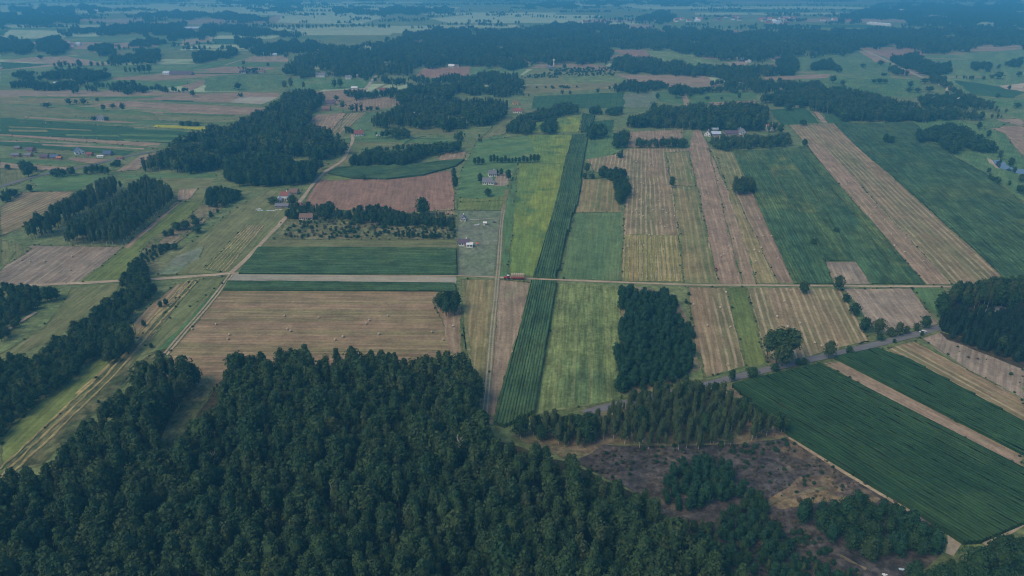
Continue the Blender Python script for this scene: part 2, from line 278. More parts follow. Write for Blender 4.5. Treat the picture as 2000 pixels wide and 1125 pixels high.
# far patchwork: side by side strips, never overlapping
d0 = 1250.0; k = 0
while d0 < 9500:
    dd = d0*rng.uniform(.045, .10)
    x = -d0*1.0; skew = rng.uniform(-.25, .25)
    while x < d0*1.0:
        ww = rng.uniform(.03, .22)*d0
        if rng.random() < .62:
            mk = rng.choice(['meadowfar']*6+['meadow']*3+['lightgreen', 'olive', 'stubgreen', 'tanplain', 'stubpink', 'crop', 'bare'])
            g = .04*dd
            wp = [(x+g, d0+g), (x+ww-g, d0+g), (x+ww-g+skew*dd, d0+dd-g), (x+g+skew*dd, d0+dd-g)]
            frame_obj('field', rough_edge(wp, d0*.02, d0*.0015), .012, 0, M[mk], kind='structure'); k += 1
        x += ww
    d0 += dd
FIELDS = '''
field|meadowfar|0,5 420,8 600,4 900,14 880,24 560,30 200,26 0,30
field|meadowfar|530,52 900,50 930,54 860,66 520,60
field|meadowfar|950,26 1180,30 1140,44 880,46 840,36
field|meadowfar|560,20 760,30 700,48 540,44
meadow|meadowfar|20,58 210,62 190,74 0,76
meadow|meadow|120,72 400,68 420,84 140,82
tan_field|stubpink|120,90 300,80 310,92 150,96
tan_field|tanplain|360,78 420,72 415,80 350,90
meadow|meadow|0,104 260,112 250,122 0,116
tan_field|tanplain|0,120 60,112 130,110 220,126 215,132 80,122
dark_crop|crop|0,121 105,126 0,136
meadow|meadow|0,138 120,128 420,124 300,146 200,160 0,170
meadow|grass|340,140 400,124 480,112 495,110 470,120 380,142
tan_field|stubpink|218,152 300,146 440,130 540,132 530,136 420,148 300,158 225,156
tan_field|tanplain|498,110 560,110 562,121 470,120
meadow|grass|450,122 555,123 545,130 440,130
meadow|grass|170,160 240,156 390,160 370,166 280,178 172,172
tan_field|stubpink|354,167 400,156 440,146 470,144 440,152 400,166 372,178
meadow|meadow|400,154 440,146 560,148 560,168 520,178 400,178
meadow|grass|560,152 720,154 715,172 570,178
tan_field|tanplain|0,176 100,176 370,179 372,186 0,190
tan_field|stubgreen|0,188 380,184 500,182 540,186 530,192 240,196 0,196
meadow|meadow|190,190 380,186 245,196 120,202
tan_field|stubpink|360,185 480,180 545,181 545,190 430,196 300,190
pale_field|pale|448,200 470,189 544,190 510,204
tan_field|stubpink|372,186 470,188 448,200 250,194
tan_field|stubgreen|0,196 245,197 210,204 120,204 0,203
field|grass|70,206 240,204 330,214 320,224 120,220
tan_field|stubpink|150,208 250,198 538,212 520,222 330,226 260,214
tan_field|olive|0,208 120,208 180,220 300,226 460,226 520,224 500,232 300,240 0,228
field|grass|60,226 330,236 480,232 460,240 320,244 40,238
tan_field|tanplain|35,237 420,256 385,260 100,243
tan_field|olive|300,222 420,226 520,224 490,234 410,240 310,236
bright_field|yellowbloom|306,243 410,248 407,254 298,248
dark_crop|crop|0,230 140,240 380,259 325,280 0,262
tan_field|stubpink|0,262 110,268 316,280 305,288 0,265
field|meadow|0,267 305,290 270,294 0,272
dark_crop|crop|0,274 110,280 262,296 245,304 0,284
tan_field|olive|66,291 140,294 135,303 60,298
tan_field|stubpink|128,312 150,307 220,312 180,320
field|grass|0,309 40,311 130,316 165,322 0,318
tan_field|tanplain|0,316 30,320 160,328 100,334 0,328
tan_field|olive|0,330 90,332 60,346 30,362 0,366
meadow|grass|60,352 110,338 230,342 190,352 70,364
meadow|grass|68,362 190,352 150,374 60,374
tan_field|stubwide|0,406 42,376 147,373 133,389 42,445 0,462|147,375 0,440
tan_field|tanplain|224,336 275,304 310,298 270,332
field|olive|240,338 420,346 410,366 395,396 350,394 316,350
tan_field|tanplain|350,370 388,368 370,390 345,392
field|grass|200,340 420,338 424,347 250,348
tan_field|olive|600,330 640,322 690,300 720,312 660,338 620,344
tan_field|stubpink|582,246 620,224 676,220 660,258 640,256
tan_field|stubwide|640,262 678,222 716,220 664,263|640,262 680,222
field|meadow|680,254 716,220 738,220 724,256
tan_field|stubpink|655,208 700,192 780,189 782,206 700,218
tan_field|stubpink|570,178 600,180 718,172 700,192 655,205 600,182
meadow|grass|672,272 860,270 910,280 870,296 700,292
tan_field|olive|688,276 780,278 848,280 780,292 700,288
meadow|grass|690,254 780,258 800,270 690,270
tan_field|olive|798,250 880,248 900,250 886,264 800,262
tan_field|plough|812,150 826,134 918,130 916,148 860,152
meadow|meadow|916,148 920,131 1030,134 1010,152 960,154
tan_field|stubpink|1030,134 1050,126 1150,124 1192,130 1190,140 1100,130
field|olive|1010,154 1100,148 1200,150 1200,162 1000,166
field|stubgreen|1004,168 1100,164 1200,158 1216,172 1020,184
field|lightgreen|1100,150 1200,146 1220,160 1110,164
field|crop|1042,188 1220,180 1222,212 1038,212|1140,212 1150,184
pale_field|greyplot|1220,183 1280,181 1280,208 1220,210
tan_field|plough|1190,98 1260,97 1282,120 1270,120
field|lightgreen|1266,99 1348,100 1392,122 1350,132 1276,118|1392,122 1300,99
tan_field|stubpink|1204,146 1380,148 1396,164 1240,160
tan_field|stubpink|1300,162 1410,164 1405,170 1300,170
meadow|grass|1280,180 1480,180 1478,200 1350,204 1290,200
tan_field|tanplain|1328,180 1340,179 1348,206 1338,206
tan_field|stubpink|1384,200 1476,196 1478,204 1386,206
tan_field|tanplain|1420,122 1460,118 1458,128 1430,130
meadow|meadow|1540,100 1680,110 1740,116 1740,170 1560,180 1500,150
tan_field|stubpink|1490,150 1620,144 1620,152 1500,158
tan_field|plough|1676,92 1780,92 1810,106 1790,114 1740,116
tan_field|stubpink|1674,98 1700,100 1740,122 1710,122
tan_field|stubpink|1872,94 1980,94 1960,100 1890,100
meadow|grass|1540,160 1700,150 1800,156 1800,190 1580,180
meadow|meadow|1800,112 2000,96 2000,160 1860,190 1840,150
dark_crop|crop|1862,156 1960,170 2000,180 1980,192 1900,186
meadow|grass|1900,190 2000,196 2000,232 1940,214
tan_field|sand|1952,168 2000,162 2000,178 1965,174
tan_field|stubpink|1910,255 1945,248 2000,244 2000,302|2000,300 1930,255
field|meadow|1912,234 1964,240 1952,250 1916,252
tan_field|tanplain|1944,233 1990,232 2000,236 2000,248
dark_crop|crop|1502,215 1572,208 1602,240 1524,244
tan_field|tanplain|1586,218 1600,218 1618,240 1606,241
dark_crop|crop|1604,220 1650,224 1660,240 1618,240
meadow|grass|1780,236 1860,230 1960,260 2000,310 2000,396 1920,334 1860,300 1826,276
meadow|grass|940,270 960,250 1000,230 990,260 960,276
field|grass|898,336 916,308 930,276 1031,264 1119,262 1105,320 1012,320 1000,352 990,392 893,396|900,330 1100,300
field|olive|932,274 980,232 1012,232 985,262
field|yellow|1020,254 1060,236 1136,226 1130,258 1060,258
field|crop|1150,238 1200,234 1196,258 1150,258
meadow|grass|1148,262 1180,256 1222,264 1222,288 1196,303 1147,311 1138,310
field|yellow|1012,318 1055,318 1030,264 1119,264 1103,320 1092,372 1070,460 1043,541 993,536 1004,400|1010,520 1040,300
field|lime|892,386 940,388 988,382 982,411 893,411|940,410 945,390
yard|bare|968,338 1000,338 998,362 966,364
yard|bare|538,396 570,392 578,404 548,412 534,410
yard|bare|1388,264 1460,258 1462,268 1400,272
pale_field|greyplot|894,412 983,412 977,427 964,541 895,538
field|grass|984,412 992,360 1008,318 1012,318 1003,420 992,541 975,543|985,540 1005,330
tan_field|plough|590,400 622,352 640,350 690,350 755,348 825,341 868,334 884,336 889,410 800,416 690,410 600,412
tan_field|stubpink|850,410 888,405 889,450 845,430
tan_field|stubpink|850,310 874,297 912,296 907,310 885,316
tan_field|olive|600,322 660,318 676,330 640,344
field|lime|642,340 690,342 696,350 640,353
field|rough|548,436 600,410 890,420 890,468 530,468
field|olive|515,468 890,467 891,486 505,484
pale_field|pale|456,533 700,535 890,539 890,553 660,553 445,549
tan_field|stubbig|437,566 850,568 872,580 898,602 906,640 908,704 760,760 300,760 330,690|437,600 900,602
tan_field|stubpink|848,590 872,580 900,600 905,700 880,690 868,640
field|stubgreen|902,546 968,546 965,640 955,735 945,850 930,800 912,700 906,625|950,840 968,550
tan_field|tanplain|973,547 1034,552 1014,640 985,734 964,822 948,840 955,735 966,640|950,835 972,550
field|lightgreen|1086,554 1213,558 1210,655 1208,734 1219,776 1188,787 1085,797 1036,812 1058,720 1072,637|1120,790 1130,560
tan_field|stubgreen|1136,350 1206,352 1213,415 1122,415|1125,412 1138,352
field|meadow|1122,416 1213,416 1214,548 1092,545|1110,540 1130,420
tan_field|stubpink|1226,258 1330,253 1334,268 1300,288 1226,288|1280,286 1278,256
tan_field|stub|1147,311 1196,303 1224,290 1345,290 1362,366 1312,362 1330,459 1217,459 1220,400 1228,345 1180,335 1160,337 1152,320|1270,455 1265,295
tan_field|stubgreen|1300,298 1345,296 1361,365 1313,362|1335,362 1322,300
field|stubgreen|1313,362 1362,365 1384,473 1405,553 1335,553 1326,461|1370,550 1338,366
tan_field|stubgold|1217,459 1325,460 1337,552 1213,549|1275,550 1270,462
tan_field|stubpink|1357,254 1370,254 1390,300 1420,440 1448,555 1405,554 1384,473 1362,366 1344,290|1425,550 1362,300
tan_field|stubpink|1384,290 1396,296 1421,371 1471,529 1479,555 1450,555 1420,440|1464,553 1392,300
field|stubgreen|1387,294 1431,294 1471,375 1506,455 1552,554 1479,555 1471,529 1421,371|1515,553 1412,298
tan_field|stubpink|1432,370 1471,376 1552,554 1520,554|1535,553 1450,374
tan_field|bare|1611,512 1671,512 1702,555 1628,555
tan_field|stubwide|1541,245 1629,241 1685,297 1737,340 1842,434 1940,522 1975,556 1807,557 1706,438 1625,347 1580,288|1890,555 1585,243
tan_field|stubpink|1575,280 1600,282 1680,360 1760,450 1860,556 1807,557 1706,438 1625,347|1835,556 1588,280
tan_field|stub|1345,561 1417,561 1440,650 1460,715 1375,740 1365,690 1352,640|1415,730 1380,562
field|lime|1419,562 1458,562 1482,648 1497,706 1461,722 1440,650|1480,710 1438,562
tan_field|stub|1461,562 1643,564 1671,620 1699,667 1629,686 1573,700 1497,722 1482,648|1600,690 1550,564
tan_field|bare|1648,564 1780,564 1808,602 1835,634 1723,650 1700,630|1760,640 1700,566
field|grass|1783,563 1842,563 1860,600 1835,622 1808,600
tan_field|bare|1800,662 1834,648 1880,660 2000,715 2000,790 1880,716
tan_field|stubwide|1716,682 1786,668 1890,722 2000,782 2000,832 1860,758 1770,704|1990,815 1740,678
tan_field|tanplain|1598,706 1628,699 2000,889 2000,920
heath|heath|1118,900 1180,868 1300,872 1440,868 1545,852 1660,922 1782,994 1822,1012 1850,1062 1820,1100 1760,1160 1220,1160 1263,975
heath|heathgold|1560,930 1640,925 1720,975 1700,990 1620,980 1500,1000 1490,985
heath|heathgold|1545,856 1590,890 1570,900 1520,880
field|verge|1040,812 1190,786 1380,742 1640,680 1836,634 1850,642 1700,690 1450,752 1240,800 1050,850
forest_floor|forestfloor|0,962 120,915 275,765 330,742 380,752 480,756 700,742 925,752 945,852 1100,900 1263,975 1330,1040 1240,1300 -300,1300 -100,1000
forest_floor|scrub|1000,850 1130,812 1300,770 1430,752 1500,810 1545,850 1440,868 1180,868 1120,905 1040,870
forest_floor|forestfloor|1836,612 1868,572 2000,560 2100,560 2100,760 2000,722 1930,694 1850,664 1833,646
forest_floor|scrub|1215,557 1266,564 1322,578 1350,640 1367,720 1290,762 1215,771 1208,720
sand_patch|sand|1850,1042 1878,1062 1862,1086 1846,1080
field|rough|385,735 415,735 425,748 366,838 318,900 296,884 330,822
field|rough|196,734 388,546 444,540 420,580 322,690 265,731 123,870 79,909 24,917 0,950 0,925
field|grass|372,600 440,552 422,580 330,680 262,700 300,660|265,715 430,552
field|olive|388,546 440,541 400,590 300,690 250,720|265,715 430,552
field|lime|0,862 24,832 79,785 150,742 186,706 262,664 196,734 60,860 0,912|10,890 240,670
field|olive|0,692 87,640 140,564 234,554 224,575 175,608 105,665 40,692 0,702|20,690 200,560
tan_field|stubwide|259,632 300,590 345,556 372,550 330,600 265,660|265,655 360,550
tan_field|bare|0,530 30,492 63,479 241,483 227,496 157,551 52,558 0,555|150,552 230,490
field|olive|0,468 40,478 60,486 20,515 0,520
field|lime|154,551 241,484 290,440 353,394 395,392 395,398 290,492 238,548|190,550 380,396
tan_field|stubpink|241,482 346,394 356,394 250,486
field|olive|308,538 350,490 483,392 525,372 590,372 577,405 553,431 458,532|420,535 560,380
field|greyplot|308,538 345,500 400,480 390,505 340,536
field|rough|250,530 290,470 370,420 420,380 470,372 380,440 310,500|300,500 440,380
tan_field|scrub|300,480 380,420 430,390 440,400 380,450 310,500
field|olive|395,527 483,440 517,440 440,533|420,530 500,440
'''
EDGES = []
for ln in FIELDS.strip().splitlines():
    q = ln.split('|'); field(q[0], q[1], q[2], None, q[3] if len(q) > 3 else None)
    if q[0] not in ('forest_floor', 'heath', 'sand_patch', 'yard', 'pale_field'): EDGES.append(pts(q[2]))
# thin strips of the left fields, and of the far ones
for i in range(46):
    far_ = i >= 30
    y0 = rng.uniform(182, 298) if not far_ else rng.uniform(66, 150); x0 = rng.uniform(-20, 330) if not far_ else rng.choice((rng.uniform(0, 380), rng.uniform(1480, 1900))); L = rng.uniform(60, 220); th = rng.uniform(1.6, 4.2)*(y0/240); sl = rng.uniform(.0, .06)
    if not far_ and x0+L > 520-(y0-180)*1.6: L = max(30, 520-(y0-180)*1.6-x0)
    if y0 > 284 and x0 < 250: continue
    field('field', rng.choice(['stubpink', 'tanplain', 'stubgreen', 'grass', 'olive', 'meadow', 'crop', 'lightgreen']), '%.1f,%.1f %.1f,%.1f %.1f,%.1f %.1f,%.1f' % (x0, y0, x0+L, y0+L*sl, x0+L+4, y0+L*sl+th, x0+3, y0+th))
# weedy margins between the fields
mv = []; mf = []; TUFT = []; seg_ = 0; print('LAYERMAX', max(l for b_, l in LAYERS))
for poly in EDGES:
    for (xa, ya), (xb, yb) in zip(poly, poly[1:]+poly[:1]):
        if min(ya, yb) < 215 or rng.random() < .35: continue
        a = Vector(W(xa, ya)[:2]); b = Vector(W(xb, yb)[:2]); L = (b-a).length
        if L < 8: continue
        d = (b-a)/L; n = Vector((-d.y, d.x)); k = max(2, int(L/3)); zm = .20+.004*(seg_ % 13); seg_ += 1; wd = rng.uniform(.35, 1.0); o0 = len(mv); ph = rng.uniform(0, 6)
        for j in range(k+1):
            c = a+d*(L*j/k)+n*(.5*math.sin(j*.21+ph)+rng.gauss(0, .12)); w1 = wd*rng.uniform(.2, 1.4); w2 = wd*rng.uniform(.2, 1.4)
            for q in (c+n*w1, c-n*w2): mv.append((q.x, q.y, zm))
            if rng.random() < .22: TUFT.append((c.x+rng.gauss(0, .6), c.y+rng.gauss(0, .6), rng.uniform(.4, 1.3)))
        mf += [(o0+2*j, o0+2*j+1, o0+2*j+3, o0+2*j+2) for j in range(k)]
obj('field_margins', mesh_of('field_margins', mv, mf, M['verge']), kind='structure', label='narrow weedy margins between the fields')
# straw windrows and mown swaths that stand as their own pale ridges
def swath(line, width, h=.35, mk='stubgold'):
    wp = [Vector(W(x, y)[:2]) for x, y in pts(line)]; fine = [wp[0]]
    for a, b in zip(wp, wp[1:]):
        k = max(1, int((b-a).length/4)); fine += [a+(b-a)*((j+1)/k) for j in range(k)]
    v = []; f = []
    for i, p in enumerate(fine):
        t = (fine[min(i+1, len(fine)-1)]-fine[max(i-1, 0)]).normalized(); n = Vector((-t.y, t.x))
        c = p+n*rng.gauss(0, .22); ww = width*rng.uniform(.6, 1.25)/2; hh = h*rng.uniform(.5, 1.2)
        for s_, zz in ((-1, .06), (-.45, hh), (.45, hh*.9), (1, .06)): q = c+n*s_*ww; v.append((q.x, q.y, zz))
    for i in range(len(fine)-1): f += [(4*i+j, 4*i+j+1, 4*i+j+5, 4*i+j+4) for j in range(3)]
    return v, f
def swaths(name, lines, width, label, mk='straw'):
    b = MB()
    for l in lines: b.add(*swath(l, width))
    o = b.build(name, M[mk], label=label, kind='stuff', cat='straw'); o.location.z = .2; return o
M['straw'] = field_mat('cut_straw', (.42,.34,.15), (.36,.30,.13), (.48,.40,.2), None, grain=.35, pscale=.2)
M['straw2'] = field_mat('old_cut_straw', (.34,.29,.16), (.27,.25,.12), (.4,.34,.2), None, grain=.35, pscale=.2)
swaths('cut_straw', ['368,548 257,665 196,732 60,860 0,918', '378,547 268,665 209,733 75,862 0,934', '389,545 282,664 224,734 92,862 0,945', '350,578 250,678 150,770'], 1.5, 'long pale straw rows running down the strip beside the belt of trees')
swaths('cut_straw', ['%d,%d %d,%d' % (396+i*7.2, 527+i*.8, 484+i*5.4, 440) for i in range(7)], 1.1, 'pale straw rows on the short strip above the crossing of the tracks')
swaths('cut_straw', ['%.0f,%.0f %.0f,%.0f' % (1218+i*9.2, 548, 1221+i*8.3, 462) for i in range(13)], 1.1, 'golden straw rows on the bright square field by the track', 'straw2')
# roads and tracks
strip('dirt_track', 'dirt', '-60,560 52,558 140,554 241,549 329,544 385,540 451,534', 4.2, 'sandy farm track crossing the left fields')
strip('dirt_track', 'dirt', '451,534 560,533.5 700,535.5 891,538 965,542 1045,545 1087,547 1217,552 1350,557 1559,558 1755,560 1850,560 1990,562', 2.7, 'sandy farm track running straight across the middle', lift=.06)
strip('dirt_track', 'dirt', '451,534 490,498 520,466 553,432 566,412 590,390 606,366 622,349 640,330 664,320 676,306 680,290 690,278 688,262', 3.8, 'pale dirt road climbing past the farmsteads to the wood', lift=.07)
strip('dirt_track', 'dirt', '452,536 440,552 424,574 400,604 360,648 322,694', 0, 'two pale wheel ruts along the edge of the large stubble field', both=[(-1.1, 1.2), (1.1, 1.2)])
strip('track_verge', 'trackgrass', '943,850 954,738 961,646 967,592 971,545 974,520 979,436 983,411 990,372', 3.7, 'worn grass along the two wheel ruts', lift=.03)
strip('dirt_track', 'pale', '943,850 954,738 961,646 967,592 971,545 974,520 979,436 983,411', 0, 'two pale wheel ruts running away between the fields', both=[(-.9, .75), (.9, .75)], lift=.06)
strip('grass_path', 'olive', '904,548 911,650 925,735 932,790', 1.6, 'narrow yellowish path along the field boundary')
strip('asphalt_road', 'asphalt', '1140,808 1160,801 1230,786 1300,769 1415,744 1450,734 1541,712 1608,697 1664,685 1744,665 1804,650 1840,639 1900,618 1960,600', 4.9, 'grey asphalt road running past the maize', jitter=.02, lift=.08)
strip('dirt_track', 'dirt', '1540,855 1592,888 1652,927 1712,962 1776,999', 1.7, 'sandy track along the lower edge of the maize')
strip('dirt_track', 'sand', '1924,1066 1960,1042 2010,1016', 2.0, 'sandy margin at the corner of the maize')
strip('dirt_track', 'scrub', '1480,996 1512,978 1540,966 1580,962 1612,953', 1.3, 'sandy trail curving over the heath', jitter=.5)
strip('dirt_track', 'scrub', '1640,1086 1662,1096 1680,1102 1692,1112', 1.2, 'sandy trail near the dumped things', jitter=.5)
strip('asphalt_road', 'asphalt', '-20,372 35,354 91,339 154,329 224,311 262,302 301,296', 6, 'grey road on the left leading to the wood', jitter=.02)
strip('asphalt_road', 'pale', '700,182 718,170 727,156 735,148', 6, 'pale road bending past the white barn', jitter=.02)
strip('asphalt_road', 'pale', '1674,92 1720,112 1770,137 1810,156 1840,168', 6, 'pale straight road between the far meadows', jitter=.02)
strip('dirt_track', 'dirt', '440,127 500,109', 5, 'far pale track beside the meadow')
strip('asphalt_road', 'pale', '672,10 682,-2', 9, 'far pale road near the horizon', jitter=.02)
strip('dirt_track', 'sand', '0,656 20,642 40,628 70,610', 2.6, 'pale trail through the left copse')
strip('field_path', 'pale', '910,431 945,428.5 976,426.5', 1.6, 'pale gravel drive to the upper white cottage')
strip('ditch', 'crop', '758,311 772,298 790,282 798,272 830,266', 2.6, 'overgrown ditch along the meadow')
strip('field_margin', 'olive', '1478,294 1540,392 1594,476 1612,506', 2.5, None)
# pond
t = NT('pond_water', .08, .5); M['water'] = t.out((.05,.07,.09))
field('pond_water', 'water', '1938,313 1948,312 1961,316 1968,324 1985,330 2004,331 2004,342 1979,337 1964,332 1950,328 1942,320', 'still pale pond reflecting the sky')
field('pond_bank', 'sand', '1928,308 1938,313 1942,320 1952,330 1944,328 1932,318')
# ------------------------------------------------------------------ tall crops: ridged rows of real height
def crop(label, poly, dirp, spacing=1.6, h=2.2, seg=5.0, deep=6, mk='maize', amp=.5):
    wp = [Vector(W(x, y, h*.45)[:2]) for x, y in pts(poly)]
    a, b = pts(dirp); d = (Vector(W(*b)[:2])-Vector(W(*a)[:2])).normalized(); n = Vector((-d.y, d.x))
    c = sum(wp, Vector((0, 0)))/len(wp); loc = [((p-c).dot(d), (p-c).dot(n)) for p in wp]
    v0 = min(p[1] for p in loc); v1 = max(p[1] for p in loc); verts = []; faces = []; r = rng
    k = 0; v = v0+spacing/2
    while v < v1:
        xs = []
        for i in range(len(loc)):
            (ua, va), (ub, vb) = loc[i], loc[(i+1)%len(loc)]
            if (va > v) != (vb > v): xs.append(ua+(ub-ua)*(v-va)/(vb-va))
        xs.sort(); hr = h*r.uniform(.965, 1.03); low = amp*r.uniform(.6, 1.1)*(1.9 if deep and (k+r.choice((0, 0, 1)))%deep == 0 else 1)
        for u0, u1 in zip(xs[::2], xs[1::2]):
            if u1-u0 < 1: continue
            m = max(1, int((u1-u0)/seg)); o0 = len(verts)
            for j in range(m+1):
                u = u0+(u1-u0)*j/m; hh = hr+r.gauss(0, h*.07); zb = max(.3, hh-low-r.uniform(0, .2))
                w_ = spacing/2
                verts += [(u, v-w_, zb), (u+r.uniform(-.3, .3), v-w_*.42+r.gauss(0, .07), hh), (u+r.uniform(-.3, .3), v+w_*.42+r.gauss(0, .07), hh-.04), (u, v+w_, zb-.02)]
            for j in range(m):
                for q in range(3): faces.append((o0+4*j+q, o0+4*j+q+4, o0+4*j+q+5, o0+4*j+q+1))
            for e in (o0, o0+4*m):
                q = len(verts); uu = verts[e][0]
                verts += [(uu, v-spacing/2, 0), (uu, v+spacing/2, 0)]
                fc = (e, e+1, e+2, e+3, q+1, q); faces.append(fc if e == o0 else fc[::-1])
        k += 1; v += spacing
    # skirts along the long sides
    for i in range(len(loc)):
        a_, b_ = loc[i], loc[(i+1)%len(loc)]; q = len(verts)
        verts += [(*a_, 0), (*b_, 0), (*b_, h*.9), (*a_, h*.9)]; faces.append((q, q+1, q+2, q+3))
    o = obj('maize_crop', mesh_of('maize_crop', verts, faces, M[mk]), label=label, cat='crop', kind='stuff')
    o.location = (c.x, c.y, .02); o.rotation_euler = (0, 0, math.atan2(d.y, d.x)); return o
M['maize'] = field_mat('maize_leaves', (.054,.108,.05), (.068,.122,.052), (.085,.138,.056), None, grain=.4, band=.14, pscale=.02, lo=.45, hi=.65)
M['maizefresh'] = field_mat('fresh_maize_leaves', (.030,.072,.030), (.038,.083,.033), (.046,.093,.036), None, grain=.26, band=.05, pscale=.02, lo=.45, hi=.65)
M['beet'] = field_mat('green_crop_leaves', (.05,.105,.05), (.075,.13,.052), (.105,.15,.055), None, grain=.5, band=.16, lo=.48, hi=.66)
M['beetyel'] = field_mat('yellowing_crop_leaves', (.06,.115,.05), (.095,.145,.05), (.155,.18,.055), None, grain=.5, band=.12, lo=.5, hi=.66)
crop('dark narrow maize strip running from the forest edge to the track', '1038,549 1087,551 1070,637 1054,734 1041,806 985,832 966,826 989,734 1017,637', '1003,830 1062,550', 1.5, 2.2, 4, 6, amp=.28)
crop('dark narrow maize strip running from the track away to the meadow', '1043,541 1086,543 1115,427 1129,394 1136,340 1147,262 1119,264 1103,320 1087,390', '1064,541 1128,270', 1.7, 2.2, 5, 5, amp=.28)
crop('far end of the narrow maize strip', '1134,258 1150,256 1162,226 1138,222', '1142,256 1152,226', 2.4, 2.2, 10, 4)
crop('large dark green maize field in the lower right', '1430,752 1500,735 1585,716 1600,712 2010,922 2010,1018 1917,1058 1881,1060 1782,994 1660,922 1545,852 1494,812', '1600,714 2000,920', 1.7, 2.3, 5, 8, 'maizefresh', .26)
crop('dark green maize strip between tan strips at the right edge', '1630,698 1711,682 1775,703 2010,832 2010,892', '1660,690 2000,860', 1.7, 2.3, 5, 7, 'maizefresh', .26)
crop('dark maize block above the pale strip left of the cottages', '505,484 890,486 892,536 467,533', '490,510 890,512', 1.9, 2.0, 7, 7)
crop('thin dark maize band above the large stubble field', '445,550 888,554 890,567 437,566', '440,558 888,560', 1.9, 2.0, 7, 5)
crop('green crop strip with fine rows beside the mown strips', '1431,294 1478,294 1594,476 1612,511 1626,554 1554,554 1506,455 1471,375', '1590,552 1455,296', 2.2, 1.3, 9, 6, 'beet', .35)
crop('yellowish green crop strip ending at the bare patch', '1480,294 1527,290 1566,340 1632,448 1671,508 1613,510 1596,476', '1645,508 1503,292', 2.4, .9, 9, 0, 'beetyel', .2)
crop('dark green crop strip right of the yellowish strip', '1529,290 1559,289 1597,340 1667,420 1765,554 1704,554 1673,510 1634,448 1568,340', '1738,553 1545,290', 2.2, 1.2, 9, 7, 'beet', .35)
crop('green crop strip along the long diagonal stubble field', '1561,288 1577,286 1664,392 1706,438 1806,555 1768,555 1670,420 1599,340', '1787,555 1570,287', 2.2, 1.0, 9, 0, 'beetyel', .25)
crop('broad dark green crop field reaching the right edge', '1630,241 1700,240 1783,239 1825,274 1867,308 1923,338 1990,392 2060,450 2060,552 1975,552 1940,520 1842,432 1737,338 1685,296', '1955,540 1650,243', 2.8, 1.2, 12, 9, 'beet', .35)
crop('dark maize band curving under the hedge of trees', '640,338 660,327 825,320 870,314 907,311 890,324 825,342 755,349 690,348', '640,344 890,318', 2.6, 2.1, 10, 0)
# ------------------------------------------------------------------ trees
trng = np.random.default_rng(11)
def quads(c, n, size, up=.25, tilt=.55, rs=trng):
    "leaf-sized quads at points c facing roughly along n"
    m = len(c); nn = n+rs.normal(0, tilt, (m, 3)); nn[:, 2] += up; nn /= np.linalg.norm(nn, axis=1)[:, None]+1e-9
    a = rs.normal(0, 1, (m, 3)); u = np.cross(nn, a); u /= np.linalg.norm(u, axis=1)[:, None]+1e-9; v = np.cross(nn, u)
    s = size*rs.uniform(.6, 1.35, (m, 1)); s2 = s*rs.uniform(.5, .95, (m, 1))
    q = np.stack([c-u*s*.5-v*s2*.3, c+u*s*.1-v*s2*.55, c+u*s*.55+v*s2*.2, c-u*s*.15+v*s2*.5], 1)
    return q.reshape(-1, 3)
def blob(c, r, rs, nu=7, nv=5, jit=.22):
    v = []; f = []
    for j in range(nv+1):
        ph = math.pi*j/nv
        for i in range(nu):
            th = 2*math.pi*i/nu; k = 1+rs.normal(0, jit)*(0 < j < nv)
            v.append((c[0]+r[0]*k*math.sin(ph)*math.cos(th), c[1]+r[1]*k*math.sin(ph)*math.sin(th), c[2]+r[2]*math.cos(ph)))
    for j in range(nv):
        for i in range(nu): f.append((j*nu+i, (j+1)*nu+i, (j+1)*nu+(i+1)%nu, j*nu+(i+1)%nu))
    return np.array(v), f
